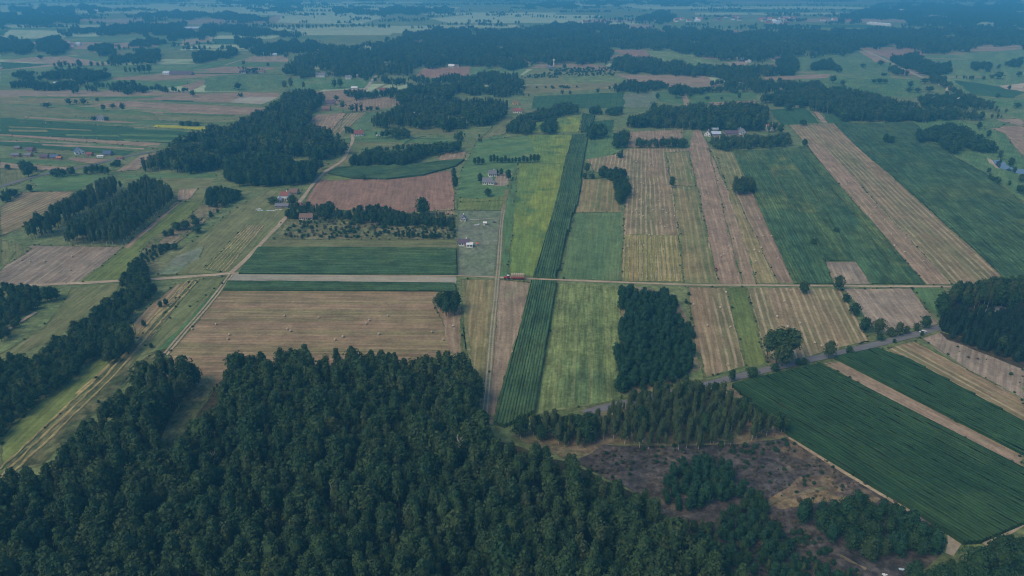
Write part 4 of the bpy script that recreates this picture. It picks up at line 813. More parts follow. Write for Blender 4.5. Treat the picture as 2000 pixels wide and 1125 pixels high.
# middle and far woods, each one mass
MW = [('mixed_wood', 'dark wood reaching diagonally up the left middle', '270,334 273,314 320,290 368,265 420,250 490,229 530,205 560,182 574,180 609,175 626,182 623,208 602,240 660,262 682,290 672,309 620,312 581,308 452,302 445,320 427,334 350,338', 15, 'pbl', 7),
('leafy_wood', 'rounded leafy wood by the bend of the dirt road', '438,352 440,306 480,296 525,292 578,313 613,306 644,323 623,350 575,364 525,366 455,366', 15, 'll', 8),
('leafy_copse', 'leafy copse around the hidden house left of the upper fields', '400,402 402,372 420,366 480,372 482,384 440,406', 8, 'll', 6),
('leafy_wood', 'curved belt of trees above the dark maize band', '690,327 692,300 740,285 780,284 830,282 900,276 912,292 870,300 830,312 785,327', 11, 'll', 6),
('leafy_wood', 'long dark wood in the centre below the far fields', '728,254 724,240 745,222 780,205 840,196 900,202 960,196 1000,216 985,232 940,250 900,254 860,252 790,250', 13, 'lbp', 7),
('leafy_wood', 'low wood edge left of the small tan field', '730,268 745,250 795,250 802,268 870,272 900,256 936,262 940,278 890,276', 9, 'lb', 6),
('mixed_wood', 'dark tree blocks beside the upper white farm', '780,206 782,178 800,162 820,166 880,166 884,200', 15, 'lb', 8),
('spruce_row', 'row of dark pointed conifers in the centre', '884,214 886,196 910,192 985,194 986,212', 10, 's', 6),
('mixed_wood', 'dark mixed wood right of the conifer row', '880,186 876,166 900,158 940,140 1010,148 1010,172 1036,190 980,188', 12, 'lbp', 7),
('leafy_belt', 'dark belt under the far brown field', '720,158 720,152 770,148 840,150 900,146 960,152 1010,150 1010,160 900,162 780,166', 9, 'lp', 7),
('leafy_wood', 'tree cluster around the farm left of the narrow maize strip', '992,262 990,244 1010,226 1040,218 1100,200 1130,206 1128,222 1080,232 1050,244 1036,262', 11, 'lb', 6),
('leafy_copse', 'clump of trees between the yellow patches', '1056,262 1060,244 1088,230 1092,246 1082,262', 11, 'l', 6),
('leafy_copse', 'low dark clump above the narrow maize strip', '1152,224 1156,208 1212,210 1212,224', 9, 'l', 6),
('mixed_wood', 'dark dense wood above the bale fields on the right', '1212,252 1226,232 1290,210 1340,206 1400,204 1470,200 1500,216 1490,236 1540,248 1530,262 1400,256 1300,252', 15, 'plb', 7),
('leafy_wood', 'tree belt in front of the two metal roofed barns', '1384,290 1388,272 1430,264 1540,262 1556,276 1550,288 1440,294', 11, 'lb', 6),
('leafy_wood', 'broad dark wood above the diagonal stubble strip', '1470,200 1500,180 1560,172 1640,170 1680,178 1780,200 1850,212 1900,218 1978,226 1965,236 1880,236 1780,238 1700,238 1640,236 1600,216 1540,210', 14, 'llb', 7),
('leafy_belt', 'dark tree belt beyond the right green meadows', '1200,182 1190,166 1260,158 1300,160 1302,178', 10, 'lp', 7),
('leafy_belt', 'long dark belt with a round clump at its left', '1310,190 1312,166 1330,166 1340,172 1420,168 1500,164 1560,158 1600,160 1620,170 1540,182 1440,180', 10, 'lp', 7),
('mixed_wood', 'wide dark wood under the brown field of the upper right', '1194,142 1200,112 1260,112 1340,122 1380,130 1440,128 1520,124 1530,148 1480,152 1340,150', 14, 'plb', 9),
('leafy_wood', 'dark wood near the far upper right farm', '1392,170 1396,152 1460,150 1500,154 1600,160 1640,174 1560,176 1480,172', 12, 'lb', 8),
('mixed_wood', 'great dark wood stretching across the upper middle', '550,148 556,128 590,104 640,90 700,86 760,80 800,62 840,58 900,54 960,58 1020,54 1100,46 1190,44 1240,56 1330,56 1420,60 1540,58 1620,56 1700,58 1700,90 1676,96 1664,104 1600,112 1520,112 1480,122 1400,118 1300,96 1190,96 1195,126 1120,126 1060,124 1000,134 920,130 820,132 800,148 700,150 640,146', 15, 'plb', 10),
('mixed_wood', 'dark wood along the right top edge', '1660,58 1740,52 1800,56 1900,52 2000,56 2000,94 1900,94 1840,106 1800,104 1740,92 1690,90', 15, 'plb', 10),
('leafy_wood', 'dark wood beside the straight pale road', '1738,124 1742,108 1790,104 1812,120 1860,126 1866,142 1820,150 1780,140', 13, 'l', 8),
('leafy_wood', 'dark wood below the straight pale road', '1735,140 1742,124 1780,150 1780,156 1750,146', 11, 'l', 8),
('leafy_wood', 'roadside wood running down to the right hamlet', '1800,146 1830,142 1862,170 1900,190 1960,210 1980,224 1900,214 1850,176 1820,160', 12, 'lb', 8),
('leafy_copse', 'dark oblong clump on the right meadow', '1790,282 1788,254 1830,246 1870,244 1900,256 1948,288 1952,308 1910,300 1880,286 1870,304 1850,304 1826,276', 13, 'l', 7),
('leafy_copse', 'dark tree line by the pond at the right edge', '1924,348 1930,330 1960,348 2040,378 2040,404 1980,372', 8, 'l', 6),
('leafy_copse', 'small pointed copse on the right meadow', '1890,136 1896,120 1932,122 1936,144', 11, 'lp', 8),
('leafy_copse', 'low dark hedge group on the right meadow', '1860,156 1866,148 1910,148 1910,156', 8, 'l', 8),
('leafy_copse', 'dark block at the right edge of the far meadow', '1966,126 1970,116 2000,114 2000,138', 13, 'l', 8),
('leafy_copse', 'block of dark trees left of the far brown field', '1580,140 1584,120 1630,118 1644,140', 12, 'l', 8),
('leafy_copse', 'block of dark trees in the far right meadows', '1520,148 1524,108 1545,106 1560,126 1558,148', 13, 'l', 8),
('leafy_belt', 'long low dark belt left above the tan strips', '20,176 20,160 60,158 160,160 250,160 280,170 365,168 366,180 300,182 150,178', 10, 'lp', 7),
('leafy_wood', 'dark wood around the farm at the far left', '20,156 22,142 60,140 80,146 120,134 190,132 212,146 240,152 180,160 100,158', 13, 'l', 8),
('leafy_wood', 'dark round wood at the far left edge', '0,104 0,74 40,72 60,80 62,104 30,108', 15, 'l', 10),
('leafy_wood', 'dark wood beside the far left farm', '70,104 72,78 100,74 120,74 136,90 132,104 100,108', 15, 'l', 10),
('leafy_copse', 'dark copse with a clearing in the far left', '222,126 224,110 260,100 310,94 322,118 300,124 250,126', 13, 'l', 10),
('leafy_belt', 'broken dark belt across the far left meadows', '116,72 120,60 180,52 240,46 300,44 370,46 364,60 280,68 200,68', 14, 'lp', 11),
('leafy_wood', 'long dark wood in the far left distance', '276,70 280,58 350,56 400,58 440,50 400,78 310,76', 13, 'lp', 11),
('mixed_wood', 'dark far wood near the left top edge', '0,52 0,22 60,16 80,26 150,30 155,44 80,50 20,56', 15, 'lp', 13),
('mixed_wood', 'far dark belt along the top left', '14,24 20,13 120,14 180,10 205,16 210,26 120,26', 15, 'lp', 14),
('mixed_wood', 'far dark belt in the upper left distance', '234,38 240,28 330,22 440,24 530,32 528,46 460,40 340,34', 14, 'lp', 13),
('mixed_wood', 'long far wood left of the great wood', '400,70 400,44 480,52 540,58 600,64 590,74 500,72', 13, 'lp', 11),
('mixed_wood', 'dark wood with pointed trees west of the great wood', '480,108 500,92 540,80 570,76 620,82 650,90 600,106 540,108', 12, 'lp', 9),
('mixed_wood', 'far dark block in the upper middle', '484,22 486,14 590,14 590,22', 12, 'l', 14),
('mixed_wood', 'far broken wood in the upper middle', '650,28 660,14 740,14 800,12 884,16 886,28 800,28 740,30', 14, 'lp', 14),
('mixed_wood', 'far wood in the upper right distance', '1240,42 1262,26 1310,20 1326,40 1300,44', 16, 'l', 13),
('mixed_wood', 'far hazy wood on the right skyline', '1600,48 1640,36 1700,14 1800,10 1900,6 2000,4 2000,54 1900,50 1800,50 1740,38 1660,44', 15, 'lp', 14),
('mixed_wood', 'far hazy belt on the skyline right of the middle', '1140,10 1150,2 1290,0 1400,2 1390,8 1290,10', 15, 'lp', 18),
('mixed_wood', 'far hazy belt on the skyline in the middle', '1028,16 1036,6 1090,4 1150,8 1140,16', 14, 'lp', 15),
('mixed_wood', 'far hazy belt on the skyline at the left', '420,8 440,0 560,0 640,4 640,12 540,12', 14, 'lp', 16),
('leafy_belt', 'dark belt left of the bale meadow by the grey road', '94,344 98,328 140,326 150,334 146,346 110,346', 8, 'l', 6),
('leafy_belt', 'pair of dark round clumps beside the grey road', '162,344 164,322 190,320 220,330 222,344', 8, 'l', 6),
('leafy_belt', 'dark clump by the bend of the grey road', '206,332 210,318 236,312 238,326', 6, 'l', 5),
('leafy_belt', 'hedge of low trees at the far left by the allotments', '30,334 34,314 60,312 80,322 78,334 50,336', 7, 'l', 6),
('leafy_copse', 'dark copse by the road at the left edge', '-10,396 0,372 20,366 30,376 24,392', 8, 'l', 6),
('leafy_belt', 'dark thicket beside the brown ploughed field', '676,428 678,412 700,402 740,398 790,412 880,420 885,440 800,444 700,440', 7, 'lb', 5),
('leafy_belt', 'line of bushy trees along the lower scrub edge', '770,464 775,452 850,456 880,458 875,468 800,468', 4.5, 'l', 4.5),
('leafy_copse', 'garden trees around the lower farmstead', '556,429 556,408 580,398 600,404 650,398 668,410 672,429', 8.5, 'lb', 6),
('spruce_row', 'even row of dark trees above the bale field', '1244,290 1246,274 1290,270 1340,272 1338,290', 10, 'lp', 5.5),
('leafy_copse', 'two dark blocks of trees beside the narrow maize strip', '1146,274 1148,246 1180,242 1186,272', 12, 'l', 6),
('leafy_copse', 'dark block of trees right of the meadow corner', '1198,292 1200,262 1222,252 1226,290', 13, 'l', 6),
('leafy_copse', 'line of dark trees turning a corner on the bale field', '1172,352 1174,330 1200,328 1222,334 1226,380 1222,402 1200,402 1198,356', 10, 'l', 5.5),
('leafy_copse', 'dark block of slim trees between the strips', '1430,378 1432,348 1474,350 1476,378', 13, 'b', 5),
('leafy_copse', 'dark clump with a flat end by the far meadow', '986,136 990,118 1036,120 1038,134', 13, 'l', 8),
('leafy_copse', 'dark copse in the left distance beside the pale barn', '170,108 172,88 200,82 228,90 226,108 200,110', 13, 'l', 8),
('leafy_belt', 'dark belt climbing to the great wood in the left distance', '372,122 378,104 420,100 466,92 466,110 420,118', 12, 'l', 8),
('leafy_copse', 'dark copse on the green meadow before the pointed trees', '452,92 458,74 486,72 512,76 512,90 480,94', 12, 'lp', 9),
('leafy_belt', 'broken tree line in the left distance above the tan strip', '240,90 250,78 300,76 330,80 322,90 280,92', 11, 'l', 10),
('leafy_copse', 'garden trees around the far houses below the great wood', '570,150 576,132 620,130 690,134 724,144 720,156 690,150 640,152', 10, 'lb', 8),
('leafy_copse', 'garden trees around the far farm row', '452,148 460,134 510,132 522,146', 8, 'l', 9),
('leafy_belt', 'dark belt running from the pale road to the white red roofed house', '674,196 678,180 700,176 742,178 780,172 784,188 740,190 700,194', 10, 'lp', 6),
('leafy_copse', 'garden trees around the right hamlet', '1796,206 1800,186 1850,180 1900,184 1920,204 1880,212 1830,212', 9, 'l', 8),
('leafy_belt', 'hedge trees beside the bright red roofed house', '666,266 670,248 690,250 690,264', 7, 'l', 5),
('leafy_copse', 'dark trees in the bend below the great wood in the right centre', '1390,160 1400,140 1440,136 1480,140 1480,156', 12, 'lb', 8),
('mixed_wood', 'dark wood beside the far orchard', '1190,140 1194,124 1290,130 1390,140 1380,148 1250,146', 13, 'lp', 9)]
MIXK = {'p': ('spruce', 'pine'), 'l': ('lush',), 'b': ('birch', 'broad'), 's': ('spruce',)}
for i, (nm, lab, poly, h, mix, gap) in enumerate(MW):
    kinds = []
    for ch in mix:
        for k in MIXK[ch]: kinds.append((k, 1/len(MIXK[ch])))
    kk = {}
    for k, p in kinds: kk[k] = kk.get(k, 0)+p
    far_ = min(q[1] for q in pts(poly)) < 200
    s = sites(poly, h, list(kk.items()), gap*.86, .72, 100+i, hvar=.24, ragged=5.0 if far_ else 3.0, holes=-.62 if far_ else -.85)
    if len(s) < 3: s = sites(poly, h*.7, list(kk.items()), gap*.6, .45, 200+i)
    if s: mass(nm, lab, s)
    else: print('EMPTY', lab)
# ------------------------------------------------------------------ single trees, each with its own place
M['m_white'] = simple('white_render', (.78,.77,.74)); M['m_cream'] = simple('cream_render', (.62,.55,.42)); M['m_yellow'] = simple('yellow_render', (.68,.45,.16))
M['m_brick'] = simple('orange_boards', (.36,.17,.11)); M['m_wood'] = simple('grey_boards', (.25,.22,.19)); M['m_pink'] = simple('pink_render', (.5,.33,.29))
M['r_red'] = simple('red_tiles', (.28,.105,.09)); M['r_grey'] = simple('grey_slates', (.2,.2,.23)); M['r_purple'] = simple('dark_purple_tiles', (.14,.10,.14)); M['r_blue'] = simple('blue_sheet_roof', (.08,.12,.22), .5)
M['r_metal'] = simple('pale_metal_roof', (.52,.58,.68), .45, spec=.4); M['r_brown'] = simple('brown_roof', (.22,.14,.11)); M['r_white'] = simple('white_sheet_roof', (.8,.8,.8)); M['r_teal'] = simple('teal_roof', (.06,.2,.22)); M['r_orange'] = simple('orange_tiles', (.5,.18,.10))
M['glass'] = simple('window_glass', (.05,.06,.08), .15, spec=.5); M['framew'] = simple('white_frame', (.75,.75,.73)); M['doorb'] = simple('brown_door', (.2,.11,.06)); M['concrete'] = simple('concrete', (.42,.41,.39))
M['red'] = simple('red_paint', (.5,.03,.05), .4, spec=.4); M['rubber'] = simple('tyre_rubber', (.03,.03,.03)); M['steel'] = simple('steel', (.3,.3,.31), .5, metal=.6); M['orange'] = simple('orange_cloth', (.7,.12,.05)); M['wpaint'] = simple('white_paint', (.8,.8,.8), .35, spec=.5)
M['bale'] = simple('straw_bale', (.52,.43,.33), .95, .25); M['baleend'] = simple('straw_bale_end', (.46,.37,.22), .95, .25); M['wrap'] = simple('pale_net_wrap', (.68,.62,.48)); M['pipe'] = simple('fence_wood', (.28,.24,.2)); M['bluewhite'] = simple('pale_blue_sheet', (.5,.66,.75)); M['rubble'] = simple('pale_rubble', (.6,.56,.5))
TREES = '''
broad|1626 538 1646 567|dark tree standing over the track at the corner of the small bare field
bush|1641 574 1662 590|round bush just below the track, uppermost of the diagonal line of trees
lush|1655 593 1681 616|round dark tree in the middle of the diagonal line beside the bare field
lush|1672 620 1701 650|broad dark tree at the lower end of the diagonal line beside the bare field
broad|1703 622 1724 652|paler tree touching the broad dark tree at the lower end of the diagonal line
bush|1710 652 1726 665|low dark bush at the roadside under the paler tree
broad|1730 640 1745 658|small roadside tree, first of the row along the bare field
birch|1746 630 1761 656|slim pale greyish tree in the roadside row by the bare field
broad|1762 637 1776 652|small round green tree right of the slim pale one in the roadside row
broad|1782 631 1795 647|thin brownish tree left of the big roadside tree near the car
lush|1794 617 1817 641|big round roadside tree next to the white car
bush|1795 647 1804 656|bush on the near verge beside the white car
bush|1742 662 1750 670|tiny lone bush on the near verge of the asphalt road
lush|1648 676 1666 692|round dark bush on the near verge left of the tan strip
broad|1559 550 1578 573|ragged tree at the track in front of the green crop strip
pine|1482 645 1510 708|left pine of the tall clump beside the bright green strip
pine|1500 641 1530 712|tallest pine of the clump beside the bright green strip
pine|1520 643 1552 708|right pine of the tall clump beside the bright green strip
broad|1506 660 1546 716|front tree of the tall clump beside the bright green strip
broad|1608 665 1627 700|upright roadside tree at the lower end of the wide straw field
lush|1503 710 1522 726|dark bush on the far verge below the tall pine clump
lush|1550 701 1564 714|left of two touching bushes on the verge at the maize corner
lush|1562 700 1577 713|right of two touching bushes on the verge at the maize corner
lush|1421 722 1437 746|upright bush at the road under the narrow straw field
lush|1456 718 1480 740|wide dark bush between road and maize near the birch stand
lush|1305 345 1319 367|lone pointed tree in the middle of the bale fields
bush|1202 298 1219 308|low bushes at the upper edge of the bale field
birch|1211 293 1218 306|slim tree beside the low bushes at the upper edge of the bale field
broad|1140 318 1152 338|small tree at the left tip of the bale field by the narrow maize strip
lush|1134 338 1150 349|left low bush under the tree at the tip of the bale field
lush|1148 339 1164 349|right low bush under the tree at the tip of the bale field
lush|1722 261 1734 279|left tree of the pair standing in the broad green crop field
lush|1732 266 1746 281|right tree of the pair standing in the broad green crop field
lush|1564 271 1577 286|tree at the head of the dark line between the green strips
lush|1560 234 1577 245|small tree between the wood and the diagonal stubble strip
bush|1580 466 1596 478|dark bush on the boundary of the yellowish green crop strip
bush|1626 444 1640 454|bush at the corner between the two green crop strips
lush|811 386 843 422|big round dark tree above the scrub, below the brown ploughed field
birch|855 413 874 437|tall pale tree right of the big round one at the scrub edge
broad|879 429 890 452|narrow tree at the right end of the scrub
lush|881 327 893 350|upper tree of the short row at the right end of the ploughed field
lush|883 343 896 371|lower tree of the short row at the right end of the ploughed field
lush|923 308 932 322|left tree of the three in the meadow above the grey roofed farm
lush|930 306 940 322|middle tree of the three in the meadow above the grey roofed farm
lush|938 309 948 321|right tree of the three in the meadow above the grey roofed farm
bush|706 341 716 352|lone bush on the upper edge of the ploughed field
lush|932 338 944 358|dark tree at the left gable of the grey roofed farmhouse
lush|967 331 975 341|small tree behind the upper grey roof of the farm
lush|974 329 984 343|round tree right of the upper grey roof of the farm
lush|987 331 1000 353|large oval tree standing right of the farm yard
lush|945 368 961 384|round tree on the lawn below the grey roofed farmhouse
broad|850 572 872 602|left tree of the dark clump at the corner of the large stubble field
lush|860 570 884 610|middle tree of the dark clump at the corner of the large stubble field
lush|876 574 900 616|front tree of the dark clump at the corner of the large stubble field
lush|862 582 882 618|lower left tree of the dark clump at the corner of the large stubble field
lush|868 568 896 606|back tree of the dark clump at the corner of the large stubble field
lush|852 578 870 606|outermost left tree of the dark clump at the corner of the large stubble field
lush|882 570 904 604|right tree of the dark clump at the corner of the large stubble field
broad|227 630 266 672|large round tree at the lower end of the left belt
broad|206 683 224 711|lone tree beside the straw rows below the left belt
bush|276 625 287 638|small bush on the tan strip right of the left belt
bush|292 670 301 680|tiny bush at the edge of the rough grass near the forest
bush|308 588 320 601|lower bush beside the straw rows under the track
bush|319 583 331 596|upper bush beside the straw rows under the track
lush|337 434 356 450|left dark bush of the cluster beside the lime green strip
lush|352 431 375 448|middle dark bush of the cluster beside the lime green strip
lush|373 427 396 441|upper right bush of the cluster beside the lime green strip
lush|375 440 396 455|lower right bush of the cluster beside the lime green strip
bush|318 450 330 462|left small bush below the cluster on the lime strip
bush|329 447 343 460|right small bush below the cluster on the lime strip
bush|422 408 430 417|reddish brown bush above the brown scrubby ground
bush|409 412 418 427|small dark bush left of the reddish one
bush|371 420 385 428|small bush above the dark cluster beside the lime strip
lush|308 476 322 489|left bush of the low row beside the grey plot
lush|320 475 336 488|middle bush of the low row beside the grey plot
lush|335 475 350 487|right bush of the low row beside the grey plot
lush|46 327 66 345|round dark tree by the grey road on the left
lush|52 360 68 375|lone tree below the grey road on the left
lush|22 370 39 381|round bush by the left edge above the striped stubble
lush|9 321 24 331|round bush at the far left under the allotments
lush|84 200 101 211|wide lone bush on the far left strips
lush|128 192 143 205|left tree of three on the far left strips
lush|145 194 154 203|small middle tree of three on the far left strips
lush|157 191 171 205|right tree of three on the far left strips
bush|187 191 194 198|tiny tree right of the three on the far left strips
lush|198 203 208 217|left tree of the three standing above the small white house
broad|215 202 227 213|pale middle tree of the three standing above the small white house
lush|235 200 246 217|right tree of the three standing above the small white house
bush|180 227 190 236|bush at the left side of the small white house on the strips
bush|203 228 214 236|bush at the right side of the small white house on the strips
lush|348 237 364 246|left half of the hedge above the bright yellow patch
lush|362 236 378 246|middle of the hedge above the bright yellow patch
bush|377 238 392 246|right end of the hedge above the bright yellow patch
lush|370 176 384 188|lone tree on the tan strip under the dark belt
bush|466 182 476 190|small tree above the pale grey patch
lush|458 161 473 176|round tree on the green meadow left of the far houses
birch|550 156 563 176|left one of two tall trees on the meadow below the far houses
birch|564 150 574 176|right one of two tall trees on the meadow below the far houses
birch|590 158 597 175|slender lone poplar on the meadow below the far houses
lush|648 154 660 172|left tree of the dark pair near the pale road
lush|659 152 673 172|right tree of the dark pair near the pale road
spruce|604 174 611 203|left tall pointed tree at the tip of the diagonal wood
spruce|613 174 621 203|right tall pointed tree at the tip of the diagonal wood
lush|116 120 125 136|tall oval tree in the far left meadow
broad|134 124 140 136|small tree right of the tall oval one in the far left meadow
bush|107 130 114 137|bush left of the tall oval tree in the far left meadow
lush|201 131 213 141|round tree behind the far left belt
lush|72 107 88 116|wide tree alone on the pale far left field
lush|473 118 480 128|left lone tree on the far field in front of the great wood
lush|520 122 527 131|right lone tree on the far field in front of the great wood
birch|243 129 251 145|left poplar of the far row
birch|253 130 259 144|second poplar of the far row
birch|261 130 268 144|third poplar of the far row
lush|268 126 279 144|fourth and broad tree of the far poplar row
lush|277 124 288 144|fifth and broad tree of the far poplar row
lush|286 124 299 143|last broad tree of the far poplar row
lush|1964 308 1981 327|dark square looking tree standing in front of the pond
birch|1945 293 1958 312|pale slim tree at the left end of the pond
lush|1976 326 1984 339|small tree at the near bank of the pond
broad|1988 340 2000 356|pale bushy tree below the pond at the right edge
lush|1925 254 1933 270|small upright tree at the edge of the right tan field
bush|1912 262 1921 270|bush left of the upright tree at the right tan field
lush|1905 238 1917 252|dark tree at the upper corner of the right meadow
lush|1950 312 1956 320|bush in the water at the left end of the pond
lush|1619 147 1633 163|round tree in the far right meadow above the wood
lush|1639 156 1650 168|pointed tree left of the far right wood edge
lush|1701 154 1712 163|left tree of the short hedge in the far right meadow
lush|1711 153 1723 163|middle tree of the short hedge in the far right meadow
lush|1722 154 1735 163|right tree of the short hedge in the far right meadow
lush|1770 158 1784 171|round tree above the small hedge in the far right meadow
lush|1806 168 1823 180|dark tree left of the right hamlet
lush|1797 152 1812 164|dark round tree at the straight pale road
bush|1720 142 1732 148|flat bush in the far right meadow
lush|1674 124 1695 132|low clump in the far right meadow
lush|1712 117 1726 129|tree beside the upper part of the straight pale road
lush|1944 125 1953 137|upright tree near the right pointed copse
bush|1917 148 1924 156|small round bush on the right far meadow
lush|1930 146 1941 154|left tree of the clump on the right far meadow
lush|1940 139 1960 154|big tree of the clump on the right far meadow
lush|1982 139 1995 150|tree near the right edge of the far meadow
lush|1978 200 1994 211|dark round tree in the meadow right of the hamlet
bush|1943 183 1952 191|small bush on the green crop right of the hamlet
bush|1968 166 1973 176|narrow tree in front of the pale sand patch
lush|1767 171 1782 180|left tree of the low group in the meadow by the hamlet
lush|1782 171 1800 181|right tree of the low group in the meadow by the hamlet
spruce|1223 154 1229 163|left of two small pointed trees before the tan field
spruce|1229 154 1235 163|right of two small pointed trees before the tan field
lush|1308 164 1332 192|large dark oval tree at the head of the tan path
lush|1268 198 1283 222|tall dark tree by the pale grey plot
lush|1279 181 1288 196|small tree at the corner of the pale grey plot
lush|1375 188 1387 196|wide bush in the green field of the upper right
lush|1439 181 1447 194|upright tree in the green field of the upper right
bush|1406 189 1412 195|tiny bush in the green field of the upper right
broad|1429 171 1439 181|pale tree in the belt above the green field
lush|970 38 976 48|left tree of the far leaning pair beyond the great wood
lush|975 42 982 53|right tree of the far leaning pair beyond the great wood
lush|1005 40 1010 48|left block of the small far pair beyond the great wood
lush|1010 40 1016 48|right block of the small far pair beyond the great wood
lush|1098 124 1107 135|tree right of the pale tower
lush|1164 172 1171 183|lone upright tree at the corner of the striped crop
bush|1110 177 1116 185|small tree left of the lone one above the striped crop
bush|1095 176 1101 185|small tree beside the dark clump above the striped crop
broad|524 384 543 399|round tree left of the white and red farmhouse
broad|561 381 582 402|big leafy tree in front of the white and red farmhouse
lush|594 394 612 412|dark round tree right of the white gable house
broad|636 393 652 416|pale tall tree behind the shed with the bluish roof
pine|664 196 677 220|tall tree on the left of the row above the striped tan field
broad|681 204 695 219|pale bushy tree in the row above the striped tan field
spruce|693 200 702 218|left pointed tree of the pair above the striped tan field
spruce|701 199 711 218|right pointed tree of the pair above the striped tan field
lush|713 208 722 217|small brownish tree in the row above the striped tan field
lush|720 207 730 217|small dark tree in the row above the striped tan field
lush|732 208 742 217|last small tree of the row above the striped tan field
lush|604 243 625 262|dark round tree at the tip of the striped tan field
lush|652 186 663 197|tree beside the purple roofed house above the orange barn
'''
KNOWN = []
for ln in TREES.strip().splitlines():
    k, bx, lab = ln.split('|'); x0, tp, x1, bs = (float(q) for q in bx.split())
    near = bs > 400
    tree_px(k, x0, tp, x1, bs, lab, None, near, bs > 240)
hx = 955
while hx < 1050:
    w_ = trng.uniform(7, 11); tree_px('lush', hx, trng.uniform(300, 309), hx+w_, 319-(hx-955)*.02, 'dark tree of the hedge row above the yellow field', 'hedge row above the yellow field', False); hx += w_*.82
# spare trees dotted over the far meadows
rs = np.random.default_rng(77); cnt = 0
allp = [pts(q[2]) for q in MW]
BAND = [(-20, 12, 60, 70), (12, 40, 110, 60), (40, 70, 70, 60), (70, 130, 60, 40), (130, 200, 30, 30)]
for y0, y1, n, _ in BAND:
    for i in range(n):
        px = rs.uniform(-10, 2010); py = rs.uniform(max(y0, -6), y1)
        if y0 >= 70 and 420 < px < 1200: continue
        if any(inside(px, py, q) for q in allp): continue
        x, y, _ = W(px, py)
        m = 1 if rs.random() < .45 else int(rs.integers(2, 6)); dx = rs.uniform(7, 12)
        for j in range(m):
            if cnt < 290:
                tree('lush', x+j*dx, y+rs.normal(0, 6), rs.uniform(7, 15), 'small dark tree dotted over the far meadows', 'trees dotted over the far meadows', rs.uniform(.8, 1.3), False, False, 'meadow_tree'); cnt += 1
# ------------------------------------------------------------------ buildings
def house(name, cat, label, x0, x1, base, wall, roof, depth=7.0, eave=2.8, rise=2.6, axis='x', rot=0.0, chim=True, win=3, door=True, group=None, wd=None, over=.45):
    cx = (x0+x1)/2; X, Y, _ = W(cx, base); s = scale_at(cx, base); w_ = wd or (x1-x0)/s
    o = put(bpy.data.objects.new(name, None), None, label, cat, group); o.location = (X, Y+depth/2, .05); o.rotation_euler = (0, 0, R(rot))
    a, b = w_/2, depth/2; mb = MB(); rb = MB(); t = .16
    if axis == 'x':
        mb.add([(-a,-b,0),(a,-b,0),(a,b,0),(-a,b,0),(-a,-b,eave),(a,-b,eave),(a,b,eave),(-a,b,eave),(-a,0,eave+rise),(a,0,eave+rise)],
               [(0,1,5,4),(2,3,7,6),(1,2,6,9,5),(3,0,4,8,7),(3,2,1,0)])
        k = rise/b; e = b+over
        for sg in (-1, 1):
            q = [(-a-over, sg*e, eave-over*k+.02), (a+over, sg*e, eave-over*k+.02), (a+over, 0, eave+rise+.02), (-a-over, 0, eave+rise+.02)]
            rb.add(q+[(x, y, z+t) for x, y, z in q], [(0,1,2,3),(7,6,5,4),(0,4,5,1),(1,5,6,2),(2,6,7,3),(3,7,4,0)])
    else:
        mb.add([(-a,-b,0),(a,-b,0),(a,b,0),(-a,b,0),(-a,-b,eave),(a,-b,eave),(a,b,eave),(-a,b,eave),(0,-b,eave+rise),(0,b,eave+rise)],
               [(0,1,5,8,4),(2,3,7,9,6),(1,2,6,5),(3,0,4,7),(3,2,1,0)])
        k = rise/a; e = a+over
        for sg in (-1, 1):
            q = [(sg*e, -b-over, eave-over*k+.02), (sg*e, b+over, eave-over*k+.02), (0, b+over, eave+rise+.02), (0, -b-over, eave+rise+.02)]
            rb.add(q+[(x, y, z+t) for x, y, z in q], [(0,1,2,3),(7,6,5,4),(0,4,5,1),(1,5,6,2),(2,6,7,3),(3,7,4,0)])
    mb.build('wall', M[wall], o); ro = rb.build('roof', M[roof], o)
    if chim:
        c = MB(); hx_ = a*.45 if axis == 'x' else .25; hy_ = .2 if axis == 'x' else b*.3
        c.box(hx_-.35, hy_-.35, eave+rise*.6, hx_+.35, hy_+.35, eave+rise+1.0); c.box(hx_-.42, hy_-.42, eave+rise+1.0, hx_+.42, hy_+.42, eave+rise+1.15); c.build('chimney', M['m_white' if wall == 'm_white' else 'm_brick'], ro)
    n = win
    if n and s > .45:
        slots = [(-a+(i+.5)*w_/n) for i in range(n)]
        for i, xx in enumerate(slots):
            if door and i == n//2:
                d = MB(); d.box(xx-.5, -b-.06, 0, xx+.5, -b-.003, 2.1); d.box(xx-.6, -b-.03, 2.1, xx+.6, -b-.003, 2.2); d.build('door', M['doorb'], o)
            else:
                hw = min(.65, w_/n*.3); z0_, z1_ = .95, min(2.25, eave-.25)
                f = MB()
                for q in ((xx-hw-.1, z0_-.1, xx+hw+.1, z0_), (xx-hw-.1, z1_, xx+hw+.1, z1_+.1), (xx-hw-.1, z0_, xx-hw, z1_), (xx+hw, z0_, xx+hw+.1, z1_), (xx-.03, z0_, xx+.03, z1_)): f.box(q[0], -b-.07, q[1], q[2], -b-.004, q[3])
                fo = f.build('window', M['framew'], o); p = MB(); p.box(xx-hw, -b-.04, z0_, xx+hw, -b-.006, z1_); p.build('pane', M['glass'], fo)
        if axis == 'y' and rise > 2:
            p = MB(); p.box(-.55, -b-.05, eave+.1, .55, -b-.004, eave+1.1); f = MB(); f.box(-.65, -b-.03, eave, .65, -b-.003, eave+1.2); fo = f.build('window', M['framew'], o); p.build('pane', M['glass'], fo)
    return o
